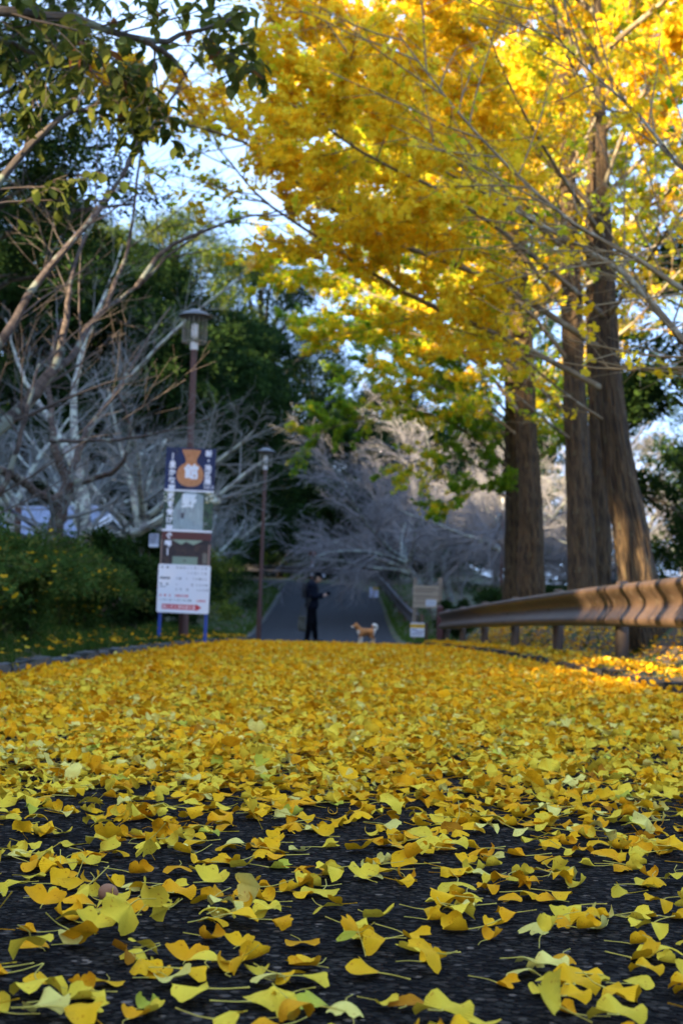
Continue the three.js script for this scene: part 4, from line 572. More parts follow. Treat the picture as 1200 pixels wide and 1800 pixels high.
// ------------------------------------------------------------------ lamp posts
const brownPaint = std([0.075, 0.032, 0.026], { roughness: 0.5 }), lampSteel = std([0.3, 0.3, 0.29], { roughness: 0.4, metalness: 0.6 }), lampDark = std([0.06, 0.055, 0.05], { roughness: 0.4 }), milk = std([0.7, 0.72, 0.72], { roughness: 0.3 }), slatMat = std([0.2, 0.185, 0.15], { roughness: 0.5 });
function lampPost(label, base, H, lean = 0) {
  const g = thing('lamp_post', label, 'lamp post', base, 'brown lamp posts'); g.rotation.z = lean;
  part('pole', mergeGeometries([cylG(0.046, 0.042, H - 0.52, 16), cylG(0.062, 0.062, 1.0, 16)]), brownPaint, g); part('base_plate', cylG(0.12, 0.11, 0.03, 16), brownPaint, g);
  const c = part('collar', cylG(0.052, 0.052, 0.1, 16), milk, g); c.position.y = H - 0.52; const b = part('bulb', new THREE.CapsuleGeometry(0.045, 0.12, 6, 14), milk, g); b.position.y = H - 0.27;
  const cap = part('cap', new THREE.LatheGeometry([[0, 0.1], [0.06, 0.095], [0.16, 0.062], [0.225, 0.03], [0.225, 0.014], [0.19, 0.0], [0, 0.0]].map(([x, y]) => new THREE.Vector2(x, y)), 28), lampDark, g); cap.position.y = H - 0.1; const rim = part('cap_top', new THREE.LatheGeometry([[0, 0.112], [0.07, 0.104], [0.12, 0.085]].map(([x, y]) => new THREE.Vector2(x, y)), 24), lampSteel, cap);
  const ring = part('lower_ring', new THREE.TorusGeometry(0.155, 0.008, 6, 28).rotateX(Math.PI / 2), slatMat, g); ring.position.y = H - 0.42; const sg = boxG(0.004, 0.33, 0.011, 0, -0.165, 0);
  for (let k = 0; k < 16; k++) { const a = k / 16 * 6.2832, s = part('slat', sg, slatMat, g); s.position.set(Math.cos(a) * 0.158, H - 0.1, Math.sin(a) * 0.158); s.rotation.y = -a; }
  for (let k = 0; k < 4; k++) { const a = k / 4 * 6.2832 + 0.4, s = part('arm', new MB().tube([V(0.04, 0, 0), V(0.1, -0.02, 0), V(0.155, 0.0, 0)], [0.006, 0.006, 0.006], 5).geo(), slatMat, g); s.position.y = H - 0.42; s.rotation.y = a; }
  return g;
}
{ let b = at(322, 1120, 19.6); b.y = terrain(b.x, b.z); lampPost('brown lamp post with a caged lantern behind the signboard', b, (1067 - 540) / FOC * 19.6 + 0.38 - b.y, R(-0.3)); b = at(455, 1098, 37); b.y = terrain(b.x, b.z); lampPost('farther brown lamp post left of the person walking the dog', b, (1072 - 788) / FOC * 37 + 0.38 - b.y, R(-0.6)); b = at(880, 1060, 44); b.y = terrain(b.x, b.z); lampPost('reddish lamp post half hidden behind the ginkgo trunks', b, 4.2); }

// ------------------------------------------------------------------ tiled house, handrail, small signs
seed(451);
{
  const z = -36, c = at(75, 940, 36), g0 = terrain(c.x, z), top = at(70, 900, 36).y, base = V(c.x + 0.15, g0 - 0.1, z), g = thing('tiled_house', 'small white house with a blue grey tiled roof behind the cherry trunks', 'house', base, null, R(-28)), eave = top - base.y - 0.62, L = 1.75, D = 1.1;
  const white = std([0.62, 0.64, 0.66], { roughness: 0.8 }), tileMats = [0.9, 1, 1.12].map((k) => std([0.17 * k, 0.2 * k, 0.28 * k], { roughness: 0.42 }));
  const sh = new THREE.Shape(); sh.moveTo(-D, -1.5); sh.lineTo(D, -1.5); sh.lineTo(D, eave); sh.lineTo(0, eave + 0.55); sh.lineTo(-D, eave); part('wall', new THREE.ExtrudeGeometry(sh, { depth: L * 1.86, bevelEnabled: false }).translate(0, 0, -L * 0.93).rotateY(Math.PI / 2), white, g);
  const roof = part('roof', mergeGeometries([1, -1].map((s) => new THREE.BoxGeometry(L * 2.06, 0.05, 1.5).translate(0, 0, 0.75).rotateX(0.47).translate(0, eave + 0.62, 0).rotateY(s < 0 ? Math.PI : 0))), tileMats[0], g);
  const tg = new THREE.CylinderGeometry(0.062, 0.062, 0.24, 6, 1, false, Math.PI / 2 - Math.PI / 2, Math.PI).rotateX(Math.PI / 2).rotateZ(Math.PI / 2);
  for (let r = 0; r < 7; r++) for (let k = 0; k < 24; k++) { const t = part('tile', tg, tileMats[Math.floor(rnd() * 3)], roof), q = 0.12 + r * 0.215; t.position.set(-L + 0.08 + k * 0.145, eave + 0.652 - Math.sin(0.47) * q + rr(0, 0.006), Math.cos(0.47) * q + 0.012); t.rotation.x = 0.47 + 0.06; }
  part('ridge', new THREE.CylinderGeometry(0.09, 0.09, L * 2.1, 10).rotateZ(Math.PI / 2).translate(0, eave + 0.68, 0), tileMats[2], g);
  for (const s of [1, -1]) { const b = part('bargeboard', new THREE.BoxGeometry(0.04, 0.16, 1.5).translate(0, -0.07, 0.75).rotateX(0.47).translate(0, eave + 0.6, 0).rotateY(s < 0 ? Math.PI : 0), std([0.7, 0.72, 0.75]), g); b.position.x = L * 1.05; }
  part('window', boxG(0.03, 0.7, 0.6, L * 0.94, eave - 0.6, 0), std([0.03, 0.035, 0.04], { roughness: 0.15 }), g);
}
{
  const wood = std([0.09, 0.045, 0.03], { roughness: 0.85 }), steel = std([0.035, 0.035, 0.05], { roughness: 0.35, metalness: 0.4 }), base = V(-3.8, terrain(-3.8, -19), -19), g = thing('stair_handrail', 'dark handrail on brown wooden posts slanting down behind the bushes', 'handrail', base);
  const line = [[14, 893], [70, 932], [118, 962], [170, 990], [232, 1032]].map(([x, y]) => at(x, y, 20.5)); part('rail', new MB().tube(line, line.map(() => 0.028), 10).geo(base), steel, g);
  for (const [x, y] of [[33, 890], [68, 925], [122, 952], [147, 968], [186, 990], [203, 1000], [222, 1014], [236, 1026]]) { const p = at(x, y, 20.55), b0 = terrain(p.x, p.z); const m = part('post', new THREE.CylinderGeometry(0.045, 0.05, p.y - b0 + 0.25, 10), wood, g); m.position.set(p.x - base.x, (p.y + b0 - 0.25) / 2 - base.y, p.z - base.z); }
}
function plate(name, label, x, y, d, w, h, mat, poleMat, o = {}) {   // a small board on posts that reach the ground
  const p = at(x, y, d), b = V(p.x, terrain(p.x, p.z), p.z), g = thing(name, label, o.category ?? 'sign', b, null, o.turn ?? 0); const m = part('board', roundPlate(w, h, 0.015, 0.012), [mat, std([0.4, 0.38, 0.34])], g); m.position.y = p.y - b.y; for (const s of o.posts ?? [0]) { const q = part('post', boxG(o.pw ?? 0.04, p.y - b.y + h / 2 + 0.12 + (o.over ?? 0), 0.04), poleMat, g); q.position.set(s, (p.y - b.y + h / 2 - 0.12 + (o.over ?? 0)) / 2, -0.025); } return g;
}
seed(455);
{
  const brown = std([0.08, 0.05, 0.035]), grey = std([0.22, 0.22, 0.22], { roughness: 0.5 });
  plate('plant_name_plate', 'small weathered name plate hung low beside the cherry trunk', 160, 945, 23.4, 0.22, 0.09, print(128, 52, (x) => { x.fillStyle = '#8f8472'; x.fillRect(0, 0, 128, 52); x.fillStyle = '#3c352c'; for (let k = 0; k < 7; k++) x.fillRect(8 + k * 16, 14, 9, 24); }), brown);
  plate('small_sign', 'small grey sign just left of the signboard', 271, 950, 18.6, 0.12, 0.165, print(96, 132, (x) => { x.fillStyle = '#9aa3b5'; x.fillRect(0, 0, 96, 132); x.fillStyle = '#4a4c58'; for (let r = 0; r < 4; r++) x.fillRect(10, 16 + r * 22, 70 - r * 8, 9); x.fillStyle = '#c6cfdb'; x.fillRect(0, 100, 96, 32); }), grey, { pw: 0.025, posts: [0.095] });
  plate('notice_board', 'beige wooden notice board with a white paper beside a tall post', 748, 1049, 38.5, 0.64, 0.56, print(256, 224, (x) => { x.fillStyle = '#8f8270'; x.fillRect(0, 0, 256, 224); for (let k = 0; k < 7; k++) { x.fillStyle = k % 2 ? '#857766' : '#978a77'; x.fillRect(0, k * 32, 256, 32); } x.fillStyle = '#5d5247'; for (let r = 0; r < 4; r++) x.fillRect(20, 26 + r * 36, 210 - r * 30, 8); x.fillStyle = '#c3c8d2'; x.fillRect(130, 142, 104, 62); x.fillStyle = '#6c7484'; for (let r = 0; r < 3; r++) x.fillRect(140, 154 + r * 16, 84, 6); }), std([0.2, 0.16, 0.12]), { posts: [-0.28, 0.36], pw: 0.09, over: 0.2, category: 'notice board' });
  plate('notice_sign', 'low white notice with a yellow band by the lane end', 733, 1107, 33.5, 0.31, 0.31, print(160, 160, (x) => { x.fillStyle = '#d3d9e8'; x.fillRect(0, 0, 160, 160); x.fillStyle = '#e0b51c'; x.fillRect(0, 16, 160, 44); x.fillStyle = '#54618a'; x.fillRect(16, 76, 56, 10); x.fillRect(60, 96, 88, 9); x.fillRect(20, 122, 120, 9); x.fillStyle = '#a5692a'; x.fillRect(14, 30, 24, 16); x.fillRect(60, 30, 80, 14); }), std([0.07, 0.045, 0.035]), { posts: [0.2], pw: 0.06 });
  plate('road_marker', 'small white and yellow marker on the far guard rail', 657, 1041, 61, 0.34, 0.4, print(96, 112, (x) => { x.fillStyle = '#cfd6f2'; x.fillRect(0, 0, 96, 112); x.fillStyle = '#d8a92a'; x.fillRect(30, 0, 66, 30); }), grey, { pw: 0.05, category: 'marker' });
  // dark red gate posts at the end of the lane
  for (const [x, y, d, label] of [[773, 1090, 33.8, 'dark red wooden post at the end of the guard rail'], [785, 1095, 34.6, 'second dark red post, partly behind the rail end']]) { const p = at(x, y - 22, d), b = V(p.x, terrain(p.x, p.z) - 0.1, p.z), g = thing('wooden_post', label, 'post', b, 'dark red posts at the lane end'), h = p.y - b.y; part('shaft', boxG(0.13, h, 0.13, 0, h / 2, 0), std([0.085, 0.03, 0.03], { roughness: 0.8 }), g); part('chamfered_top', new THREE.CylinderGeometry(0.03, 0.0919, 0.05, 4).rotateY(Math.PI / 4).translate(0, h + 0.025, 0), std([0.085, 0.03, 0.03], { roughness: 0.8 }), g); }
  // curve mirror at the bend
  const p = at(548, 1020, 76), b = V(p.x, terrain(p.x, p.z) - 0.1, p.z), g = thing('curve_mirror', 'orange roadside mirror on a striped pole at the bend', 'mirror', b), orange = std([0.2, 0.045, 0.02], { roughness: 0.6 }), wh = std([0.6, 0.62, 0.68], { roughness: 0.5 }), H = at(548, 975, 76).y - b.y;
  part('pole', cylG(0.06, 0.06, H, 12), orange, g); part('white_band', cylG(0.075, 0.075, 0.55, 12), wh, g).position.y = H - 1.05; const f = part('mirror_frame', new THREE.CylinderGeometry(0.18, 0.18, 0.08, 24).rotateX(Math.PI / 2), orange, g); f.position.set(0, H, 0.08); part('mirror', new THREE.SphereGeometry(0.45, 24, 6, 0, 6.3, 0, 0.34).rotateX(Math.PI / 2).translate(0, 0, -0.38), std([0.12, 0.05, 0.04], { roughness: 0.08, metalness: 1 }), f); const plateM = part('plate', boxG(0.3, 0.22, 0.02), wh, g); plateM.position.set(0.5, H - 1.0, 0); part('plate_arm', boxG(0.5, 0.03, 0.03), wh, g).position.set(0.25, H - 1.0, 0);
}

// ------------------------------------------------------------------ person and dog
function sdfGeo(fn, lo, hi, cell) {
  const size = Math.max(hi.x - lo.x, hi.y - lo.y, hi.z - lo.z) + cell * 8, res = Math.min(170, Math.ceil(size / cell)), mc = new MarchingCubes(res, new THREE.MeshStandardMaterial(), false, false, 160000), c = lo.clone().add(hi).multiplyScalar(0.5), half = res / 2, s = size / 2, q = V(0, 0, 0); mc.isolation = 0;
  for (let k = 0; k < res; k++) for (let j = 0; j < res; j++) for (let i = 0; i < res; i++) { q.set((i - half) / half * s + c.x, (j - half) / half * s + c.y, (k - half) / half * s + c.z); mc.field[i + j * res + k * res * res] = q.x < lo.x - cell * 2 || q.x > hi.x + cell * 2 || q.y < lo.y - cell * 2 || q.y > hi.y + cell * 2 || q.z < lo.z - cell * 2 || q.z > hi.z + cell * 2 ? -1 : -fn(q); }
  mc.update(); const n = mc.count, g = new THREE.BufferGeometry(), pos = new Float32Array(mc.positionArray.slice(0, n * 3)); for (let i = 0; i < n; i++) { pos[i * 3] = pos[i * 3] * s + c.x; pos[i * 3 + 1] = pos[i * 3 + 1] * s + c.y; pos[i * 3 + 2] = pos[i * 3 + 2] * s + c.z; }
  g.setAttribute('position', new THREE.BufferAttribute(pos, 3)); const nor = new Float32Array(n * 3), e = 0.004, a = V(0, 0, 0); for (let i = 0; i < n; i++) { a.fromArray(pos, i * 3); const f = (x, y, z) => fn(q.set(a.x + x, a.y + y, a.z + z)); const v = V(f(e, 0, 0) - f(-e, 0, 0), f(0, e, 0) - f(0, -e, 0), f(0, 0, e) - f(0, 0, -e)).normalize(); nor.set([v.x, v.y, v.z], i * 3); } g.setAttribute('normal', new THREE.BufferAttribute(nor, 3)); return g;
}
const cap3 = (q, a, b, ra, rb) => { const bx = b[0] - a[0], by = b[1] - a[1], bz = b[2] - a[2], px = q.x - a[0], py = q.y - a[1], pz = q.z - a[2], t = clamp((px * bx + py * by + pz * bz) / (bx * bx + by * by + bz * bz + 1e-9)); return Math.hypot(px - bx * t, py - by * t, pz - bz * t) - mix(ra, rb, t); };
const ell = (q, c, r) => { const x = (q.x - c[0]) / r[0], y = (q.y - c[1]) / r[1], z = (q.z - c[2]) / r[2], l = Math.hypot(x, y, z); return (l - 1) * Math.min(...r); };
const smin = (a, b, k) => { const h = clamp(0.5 + 0.5 * (b - a) / k); return b + (a - b) * h - k * h * (1 - h); };
const bones = (list, k, grow = 0) => (q) => { let d = 1e3; for (const [a, b, ra, rb] of list) d = smin(d, cap3(q, a, b, ra + grow, rb + grow), k); return d; };
{ // facing +x, looking down at the hands
  const b = at(546, 1130, 36.4), base = V(b.x, roadY(-36.4) + 0.002, -36.4), g = thing('person', 'person in dark navy jacket and trousers looking down at their hands', 'person', base);
  const legs = [[[0, 0.9, 0.09], [-0.03, 0.49, 0.1], 0.082, 0.056], [[-0.03, 0.49, 0.1], [-0.09, 0.09, 0.1], 0.056, 0.04], [[0, 0.9, -0.09], [0.06, 0.49, -0.1], 0.082, 0.056], [[0.06, 0.49, -0.1], [0.11, 0.09, -0.1], 0.056, 0.04]];
  const torso = [[[0, 0.93, 0.06], [0, 0.93, -0.06], 0.1, 0.1], [[0, 0.95, 0], [-0.01, 1.2, 0], 0.12, 0.125], [[-0.01, 1.2, 0.07], [-0.01, 1.2, -0.07], 0.11, 0.11], [[0.0, 1.33, 0.12], [0.0, 1.33, -0.12], 0.075, 0.075]];
  const arms = [1, -1].flatMap((s) => [[[0.0, 1.34, 0.18 * s], [0.02, 1.1, 0.22 * s], 0.055, 0.045], [[0.02, 1.1, 0.22 * s], [0.25, 1.12, 0.1 * s], 0.045, 0.032]]), neck = [[[0.02, 1.36, 0], [0.06, 1.48, 0], 0.055, 0.05]];
  const hand = (s) => { const W = [0.26, 1.12, 0.09 * s], P = [0.315, 1.13, 0.065 * s], out = [[W, P, 0.026, 0.03]]; for (let f = 0; f < 4; f++) { const z = (0.09 - f * 0.018) * s, l = [0.03, 0.036, 0.034, 0.026][f]; out.push([[0.33, 1.12 + f * 0.004, z * 0.8], [0.345 + l, 1.13, z * 0.6], 0.009, 0.0085], [[0.345 + l, 1.13, z * 0.6], [0.35 + l * 0.6, 1.155, z * 0.4], 0.0085, 0.008]); } out.push([[0.3, 1.15, 0.05 * s], [0.335, 1.175, 0.04 * s], 0.011, 0.009]); return out; };
  const headF = (q) => { let d = ell(q, [0.085, 1.575, 0], [0.098, 0.118, 0.08]); d = smin(d, ell(q, [0.125, 1.515, 0], [0.055, 0.055, 0.05]), 0.04); d = smin(d, cap3(q, [0.18, 1.57, 0], [0.2, 1.54, 0], 0.01, 0.015), 0.015); for (const s of [1, -1]) { d = smin(d, ell(q, [0.075, 1.56, 0.08 * s], [0.02, 0.032, 0.01]), 0.01); d = Math.max(d, -(ell(q, [0.185, 1.575, 0.034 * s], [0.012, 0.01, 0.014]))); } d = smin(d, ell(q, [0.172, 1.51, 0], [0.012, 0.008, 0.025]), 0.01); return d; };
  const tilt = (f) => (q) => { const a = 0.42, x = q.x - 0.05, y = q.y - 1.46; return f(V(0.05 + x * Math.cos(a) - y * Math.sin(a), 1.46 + x * Math.sin(a) + y * Math.cos(a), q.z)); };   // the head bows forward
  const headT = tilt(headF), bodyB = bones([...legs, ...torso, ...arms, ...neck], 0.05), hl = bones(hand(1), 0.012), hr = bones(hand(-1), 0.012), skin = std([0.42, 0.26, 0.18], { roughness: 0.6 });
  part('body', mergeGeometries([sdfGeo((q) => Math.min(bodyB(q), 1e3), V(-0.3, 0.05, -0.3), V(0.35, 1.55, 0.3), 0.014), sdfGeo(headT, V(-0.1, 1.36, -0.13), V(0.34, 1.78, 0.13), 0.006), sdfGeo((q) => Math.min(hl(q), hr(q)), V(0.2, 1.05, -0.16), V(0.45, 1.25, 0.16), 0.0045)]), skin, g);
  const navy = std([0.005, 0.007, 0.014], { roughness: 0.95, specularIntensity: 0.15 }), dark = std([0.0035, 0.004, 0.006], { roughness: 0.95, specularIntensity: 0.15 }), wr = (q) => 0.006 * Math.sin(q.y * 60 + q.x * 25) * Math.sin(q.z * 30);
  const jb = bones([...torso, ...arms, [[0, 0.86, 0.07], [0, 0.86, -0.07], 0.115, 0.115], [[-0.01, 1.42, 0.03], [-0.01, 1.42, -0.03], 0.06, 0.06]], 0.06, 0.03), lb = bones(legs, 0.03, 0.022);
  part('jacket', sdfGeo((q) => Math.max(jb(q) + wr(q), 0.79 - q.y, q.x - 0.272), V(-0.32, 0.76, -0.36), V(0.32, 1.56, 0.36), 0.013), navy, g); part('trousers', sdfGeo((q) => Math.max(lb(q) + wr(q) * 0.6, 0.06 - q.y), V(-0.26, 0.04, -0.26), V(0.26, 1.0, 0.26), 0.013), dark, g);
  for (const [x, z] of [[-0.09, 0.1], [0.11, -0.1]]) part('shoe', sdfGeo((q) => { let d = smin(ell(q, [x + 0.05, 0.045, z], [0.145, 0.05, 0.052]), cap3(q, [x, 0.06, z], [x - 0.005, 0.12, z], 0.05, 0.048), 0.03); return Math.max(d, 0.002 - q.y); }, V(x - 0.16, -0.02, z - 0.12), V(x + 0.26, 0.2, z + 0.12), 0.008), std([0.015, 0.013, 0.012], { roughness: 0.6 }), g);
  const capF = tilt((q) => Math.max(ell(q, [0.075, 1.59, 0], [0.118, 0.125, 0.098]), 1.6 - q.y)), brim = tilt((q) => Math.max(ell(q, [0.16, 1.61, 0], [0.12, 0.02, 0.085]), 0.1 - q.x)); part('cap', sdfGeo((q) => Math.min(capF(q), brim(q)), V(-0.1, 1.4, -0.14), V(0.44, 1.85, 0.14), 0.007), dark, g);
  const hairF = tilt((q) => Math.max(ell(q, [0.055, 1.57, 0], [0.1, 0.115, 0.089]), q.x - 0.08, 1.49 - q.y)); part('hair', sdfGeo(hairF, V(-0.15, 1.36, -0.13), V(0.2, 1.75, 0.13), 0.008), std([0.012, 0.01, 0.009]), g);
  const pack = thing('backpack', 'black backpack on the back of the person', 'backpack', base); part('bag', sdfGeo((q) => { const x = Math.abs(q.x + 0.185) - 0.02, y = Math.abs(q.y - 1.24) - 0.14, z = Math.abs(q.z) - 0.11; return Math.hypot(Math.max(x, 0), Math.max(y, 0), Math.max(z, 0)) + Math.min(0, Math.max(x, y, z)) - 0.04 + 0.008 * Math.sin(q.y * 24); }, V(-0.3, 0.98, -0.2), V(-0.1, 1.46, 0.2), 0.012), std([0.01, 0.011, 0.015]), pack); for (const s of [1, -1]) part('strap', new MB().tube(smooth([V(-0.16, 1.4, 0.1 * s), V(-0.02, 1.46, 0.12 * s), V(0.12, 1.34, 0.12 * s), V(0.15, 1.18, 0.14 * s), V(0.02, 1.05, 0.17 * s), V(-0.16, 1.04, 0.12 * s)], 16), Array(17).fill(0.016), 6).geo(), std([0.01, 0.011, 0.015]), pack);
  const tote = thing('tote_bag', 'grey green tote bag hanging behind the legs of the person', 'bag', base); const tm = std([0.06, 0.06, 0.045], { roughness: 0.9 }); part('bag', sdfGeo((q) => { const x = Math.abs(q.x + 0.22) - 0.07, y = Math.abs(q.y - 0.44) - 0.16, z = Math.abs(q.z - 0.2) - 0.03; return Math.hypot(Math.max(x, 0), Math.max(y, 0), Math.max(z, 0)) + Math.min(0, Math.max(x, y, z)) - 0.02 + 0.01 * Math.sin(q.y * 20 + q.x * 10); }, V(-0.34, 0.2, 0.1), V(-0.08, 0.68, 0.3), 0.01), tm, tote); part('handle', new MB().tube(smooth([V(-0.27, 0.62, 0.2), V(-0.2, 0.85, 0.21), V(0.0, 1.07, 0.275), V(-0.1, 0.85, 0.21), V(-0.17, 0.62, 0.2)], 16), Array(17).fill(0.009), 5).geo(), tm, tote);
  const cam2 = thing('hand_camera', 'small black camera held in both hands of the person', 'camera', base); part('case', boxG(0.05, 0.1, 0.13, 0.37, 1.17, 0), dark, cam2); part('lens', new THREE.CylinderGeometry(0.035, 0.035, 0.05, 16).rotateZ(Math.PI / 2).translate(0.415, 1.18, 0), dark, cam2); part('screen', boxG(0.002, 0.06, 0.08, 0.3435, 1.18, 0), std([0.03, 0.03, 0.035], { roughness: 0.15 }), cam2);
}
{ // shiba like dog facing -x
  const b = at(643, 1130, 36), base = V(b.x, roadY(-36) + 0.002, -36), g = thing('dog', 'tan and white dog with a curled tail standing on the road', 'dog', base, null, R(8));
  const B = []; B.push([[-0.13, 0.28, 0], [0.14, 0.29, 0], 0.085, 0.07], [[-0.13, 0.25, 0], [-0.05, 0.24, 0], 0.075, 0.07], [[0.13, 0.29, 0.03], [0.13, 0.29, -0.03], 0.065, 0.065], [[-0.15, 0.31, 0], [-0.22, 0.4, 0], 0.065, 0.052]);
  for (const s of [1, -1]) { const f = s > 0 ? 0.015 : -0.015; B.push([[-0.13, 0.24, 0.05 * s], [-0.13 + f, 0.13, 0.05 * s], 0.04, 0.024], [[-0.13 + f, 0.13, 0.05 * s], [-0.135 + f, 0.03, 0.05 * s], 0.022, 0.018], [[-0.135 + f, 0.022, 0.05 * s], [-0.16 + f, 0.018, 0.05 * s], 0.02, 0.016], [[0.14, 0.26, 0.045 * s], [0.11 + f, 0.17, 0.05 * s], 0.055, 0.034], [[0.11 + f, 0.17, 0.05 * s], [0.17 + f, 0.11, 0.05 * s], 0.03, 0.02], [[0.17 + f, 0.11, 0.05 * s], [0.155 + f, 0.03, 0.05 * s], 0.018, 0.017], [[0.155 + f, 0.022, 0.05 * s], [0.13 + f, 0.018, 0.05 * s], 0.02, 0.016]); }
  const f0 = bones(B, 0.035), f = (q) => { let d = f0(q); d = smin(d, ell(q, [-0.25, 0.42, 0], [0.062, 0.056, 0.056]), 0.03); d = smin(d, cap3(q, [-0.29, 0.405, 0], [-0.345, 0.395, 0], 0.034, 0.02), 0.02); for (const s of [1, -1]) d = smin(d, cap3(q, [-0.235, 0.46, 0.032 * s], [-0.238, 0.505, 0.036 * s], 0.02, 0.004), 0.012); const tl = [[0.19, 0.32, 0], [0.235, 0.38, 0], [0.225, 0.435, 0.01], [0.175, 0.445, 0.015], [0.15, 0.41, 0.02]]; for (let k = 0; k < 4; k++) d = smin(d, cap3(q, tl[k], tl[k + 1], 0.036, 0.036), 0.02); return d + 0.0025 * Math.sin(q.x * 90) * Math.sin(q.y * 80 + q.z * 60); };
  const geo = sdfGeo(f, V(-0.38, -0.005, -0.14), V(0.3, 0.53, 0.14), 0.0065), p = geo.attributes.position, col = new Float32Array(p.count * 3);
  for (let i = 0; i < p.count; i++) { const x = p.getX(i), y = p.getY(i), z = p.getZ(i), n = fbm(x * 14 + 5, y * 14 + z * 9 + 5, 1e6, 1e6, 3, 3) - 0.5; let w = 0; w = Math.max(w, sstep(0.03, 0.0, y - 0.12 - n * 0.12)); w = Math.max(w, sstep(0.13, 0.17, x + n * 0.1) * sstep(0.33, 0.36, y)); w = Math.max(w, sstep(0.17, 0.2, x + n * 0.12)); w = Math.max(w, sstep(-0.27, -0.3, x) * sstep(0.42, 0.395, y)); w = Math.max(w, sstep(-0.15, -0.19, x + n * 0.05) * sstep(0.34, 0.29, y)); const c = [0, 1, 2].map((k) => mix([0.5, 0.2, 0.055][k], [0.75, 0.68, 0.56][k], w) * (0.9 + n * 0.5)); col.set(c, i * 3); }
  geo.setAttribute('color', new THREE.BufferAttribute(col, 3)); part('body', geo, std([1, 1, 1], { vertexColors: true, roughness: 0.95 }), g);
  const blk = std([0.01, 0.01, 0.01], { roughness: 0.3 }); part('nose', new THREE.SphereGeometry(0.013, 10, 8).translate(-0.366, 0.4, 0), blk, g); for (const s of [1, -1]) part('eye', new THREE.SphereGeometry(0.008, 8, 6).translate(-0.3, 0.437, 0.028 * s), blk, g); part('collar', new THREE.TorusGeometry(0.056, 0.008, 6, 20).rotateY(Math.PI / 2).rotateZ(0.85).translate(-0.2, 0.375, 0), std([0.2, 0.02, 0.02]), g);
}

// ------------------------------------------------------------------ fallen ginkgo leaves
seed(501);
function groundLeaf(v) {                                         // one shape of fallen leaf, about 1 wide; the stalk end at the origin, the blade towards +z
  const A = 16, N = 4, m = new MB(), half = R(rr(56, 76)), notch = rr(0.05, 0.35), waves = rr(3, 6), ph = rr(0, 6), cupX = v.cup, bendZ = v.bend, tw = v.twist, ripple = v.ripple;
  const bend = (x, y, z) => { // bow across and along
    const k = cupX; if (Math.abs(k) > 0.01) { const a = x * k * 2; x = Math.sin(a) / (k * 2); y += (1 - Math.cos(a)) / (k * 2); }
    const b = bendZ; if (Math.abs(b) > 0.01) { const a = z * b, yy = y; y = yy * Math.cos(a) + (1 - Math.cos(a)) / b; z = Math.sin(a) / b - yy * Math.sin(a); }
    const t = tw * z; return [x * Math.cos(t) - y * Math.sin(t), x * Math.sin(t) + y * Math.cos(t), z];
  };
  for (let a = 0; a <= A; a++) { const th = (a / A * 2 - 1) * half, e = 0.72 * (1 - notch * Math.exp(-Math.pow(th / 0.14, 2))) * (1 + 0.05 * Math.sin(th * waves * 3 + ph) - 0.3 * Math.pow(Math.abs(th) / half, 7)); for (let r = 0; r <= N; r++) { const q = mix(0.03, 1, r / N), x = Math.sin(th) * e * q, z = Math.cos(th) * e * q, y = ripple * Math.sin(th * waves + ph) * q * q; const [X, Y, Z] = bend(x, y, z); m.v(X, Y, Z, 0.5 + x * 0.62, z * 1.25); } }
  for (let a = 0; a < A; a++) for (let r = 0; r < N; r++) { const i = a * (N + 1) + r; m.quad(i, i + 1, i + N + 2, i + N + 1); }
  const s = new MB(), L = rr(0.55, 0.95), dx = rr(-0.25, 0.25), up = v.stalk; s.tube(smooth([V(0, 0, 0.04), V(0, up * 0.3 + 0.005, -L * 0.35), V(dx * 0.5, up * 0.7, -L * 0.7), V(dx, up, -L)], 6), [0.02, 0.016, 0.014, 0.013, 0.013, 0.014, 0.018], 4);
  return { blade: m.geo(), stalk: s.geo(), pose: v.pose };
}
const kinds = [
  { pose: 'flat', cup: 0.15, bend: 0.2, twist: 0, ripple: 0.075, stalk: 0.02 }, { pose: 'flat', cup: -0.3, bend: -0.2, twist: 0.2, ripple: 0.09, stalk: 0.05 }, { pose: 'wavy', cup: 0.3, bend: 0.2, twist: 0.3, ripple: 0.18, stalk: 0.1 }, { pose: 'wavy', cup: -0.45, bend: 0.35, twist: -0.3, ripple: 0.165, stalk: 0.12 },
  { pose: 'cupped', cup: 1.1, bend: 0.3, twist: 0.2, ripple: 0.075, stalk: 0.06 }, { pose: 'folded', cup: 1.9, bend: 0.2, twist: -0.2, ripple: 0.06, stalk: 0.1 }, { pose: 'humped', cup: -1.0, bend: -0.7, twist: 0.1, ripple: 0.09, stalk: 0.02 }, { pose: 'curled', cup: 0.5, bend: 1.6, twist: 0.5, ripple: 0.105, stalk: 0.05 }, { pose: 'curled', cup: -0.6, bend: 1.9, twist: -0.4, ripple: 0.09, stalk: 0.2 }, { pose: 'folded', cup: -1.7, bend: 0.4, twist: 0.4, ripple: 0.075, stalk: 0.12 },
].map(groundLeaf);
const tones = [['lemon yellow', [0.88, 0.62, 0.045], 6], ['golden yellow', [0.92, 0.49, 0.012], 7], ['deep gold', [0.86, 0.39, 0.008], 4.5], ['pale yellow', [0.86, 0.7, 0.16], 1.6], ['orange brown', [0.5, 0.2, 0.008], 0.4], ['yellow green', [0.55, 0.52, 0.05], 0.5]];
const matCache = new Map(); const toneMat = (i, j) => { const k = i + '/' + j; if (!matCache.has(k)) { const m = groundLeafMat.clone(), f = [0.9, 1, 1.08][j]; m.color.setRGB(...tones[i][1].map((c) => c * f)); matCache.set(k, m); } return matCache.get(k); };
const stalkMat = std([0.55, 0.42, 0.05], { roughness: 0.6 });
const fullLeaf = kinds.map((k) => mergeGeometries([k.blade, k.stalk]));
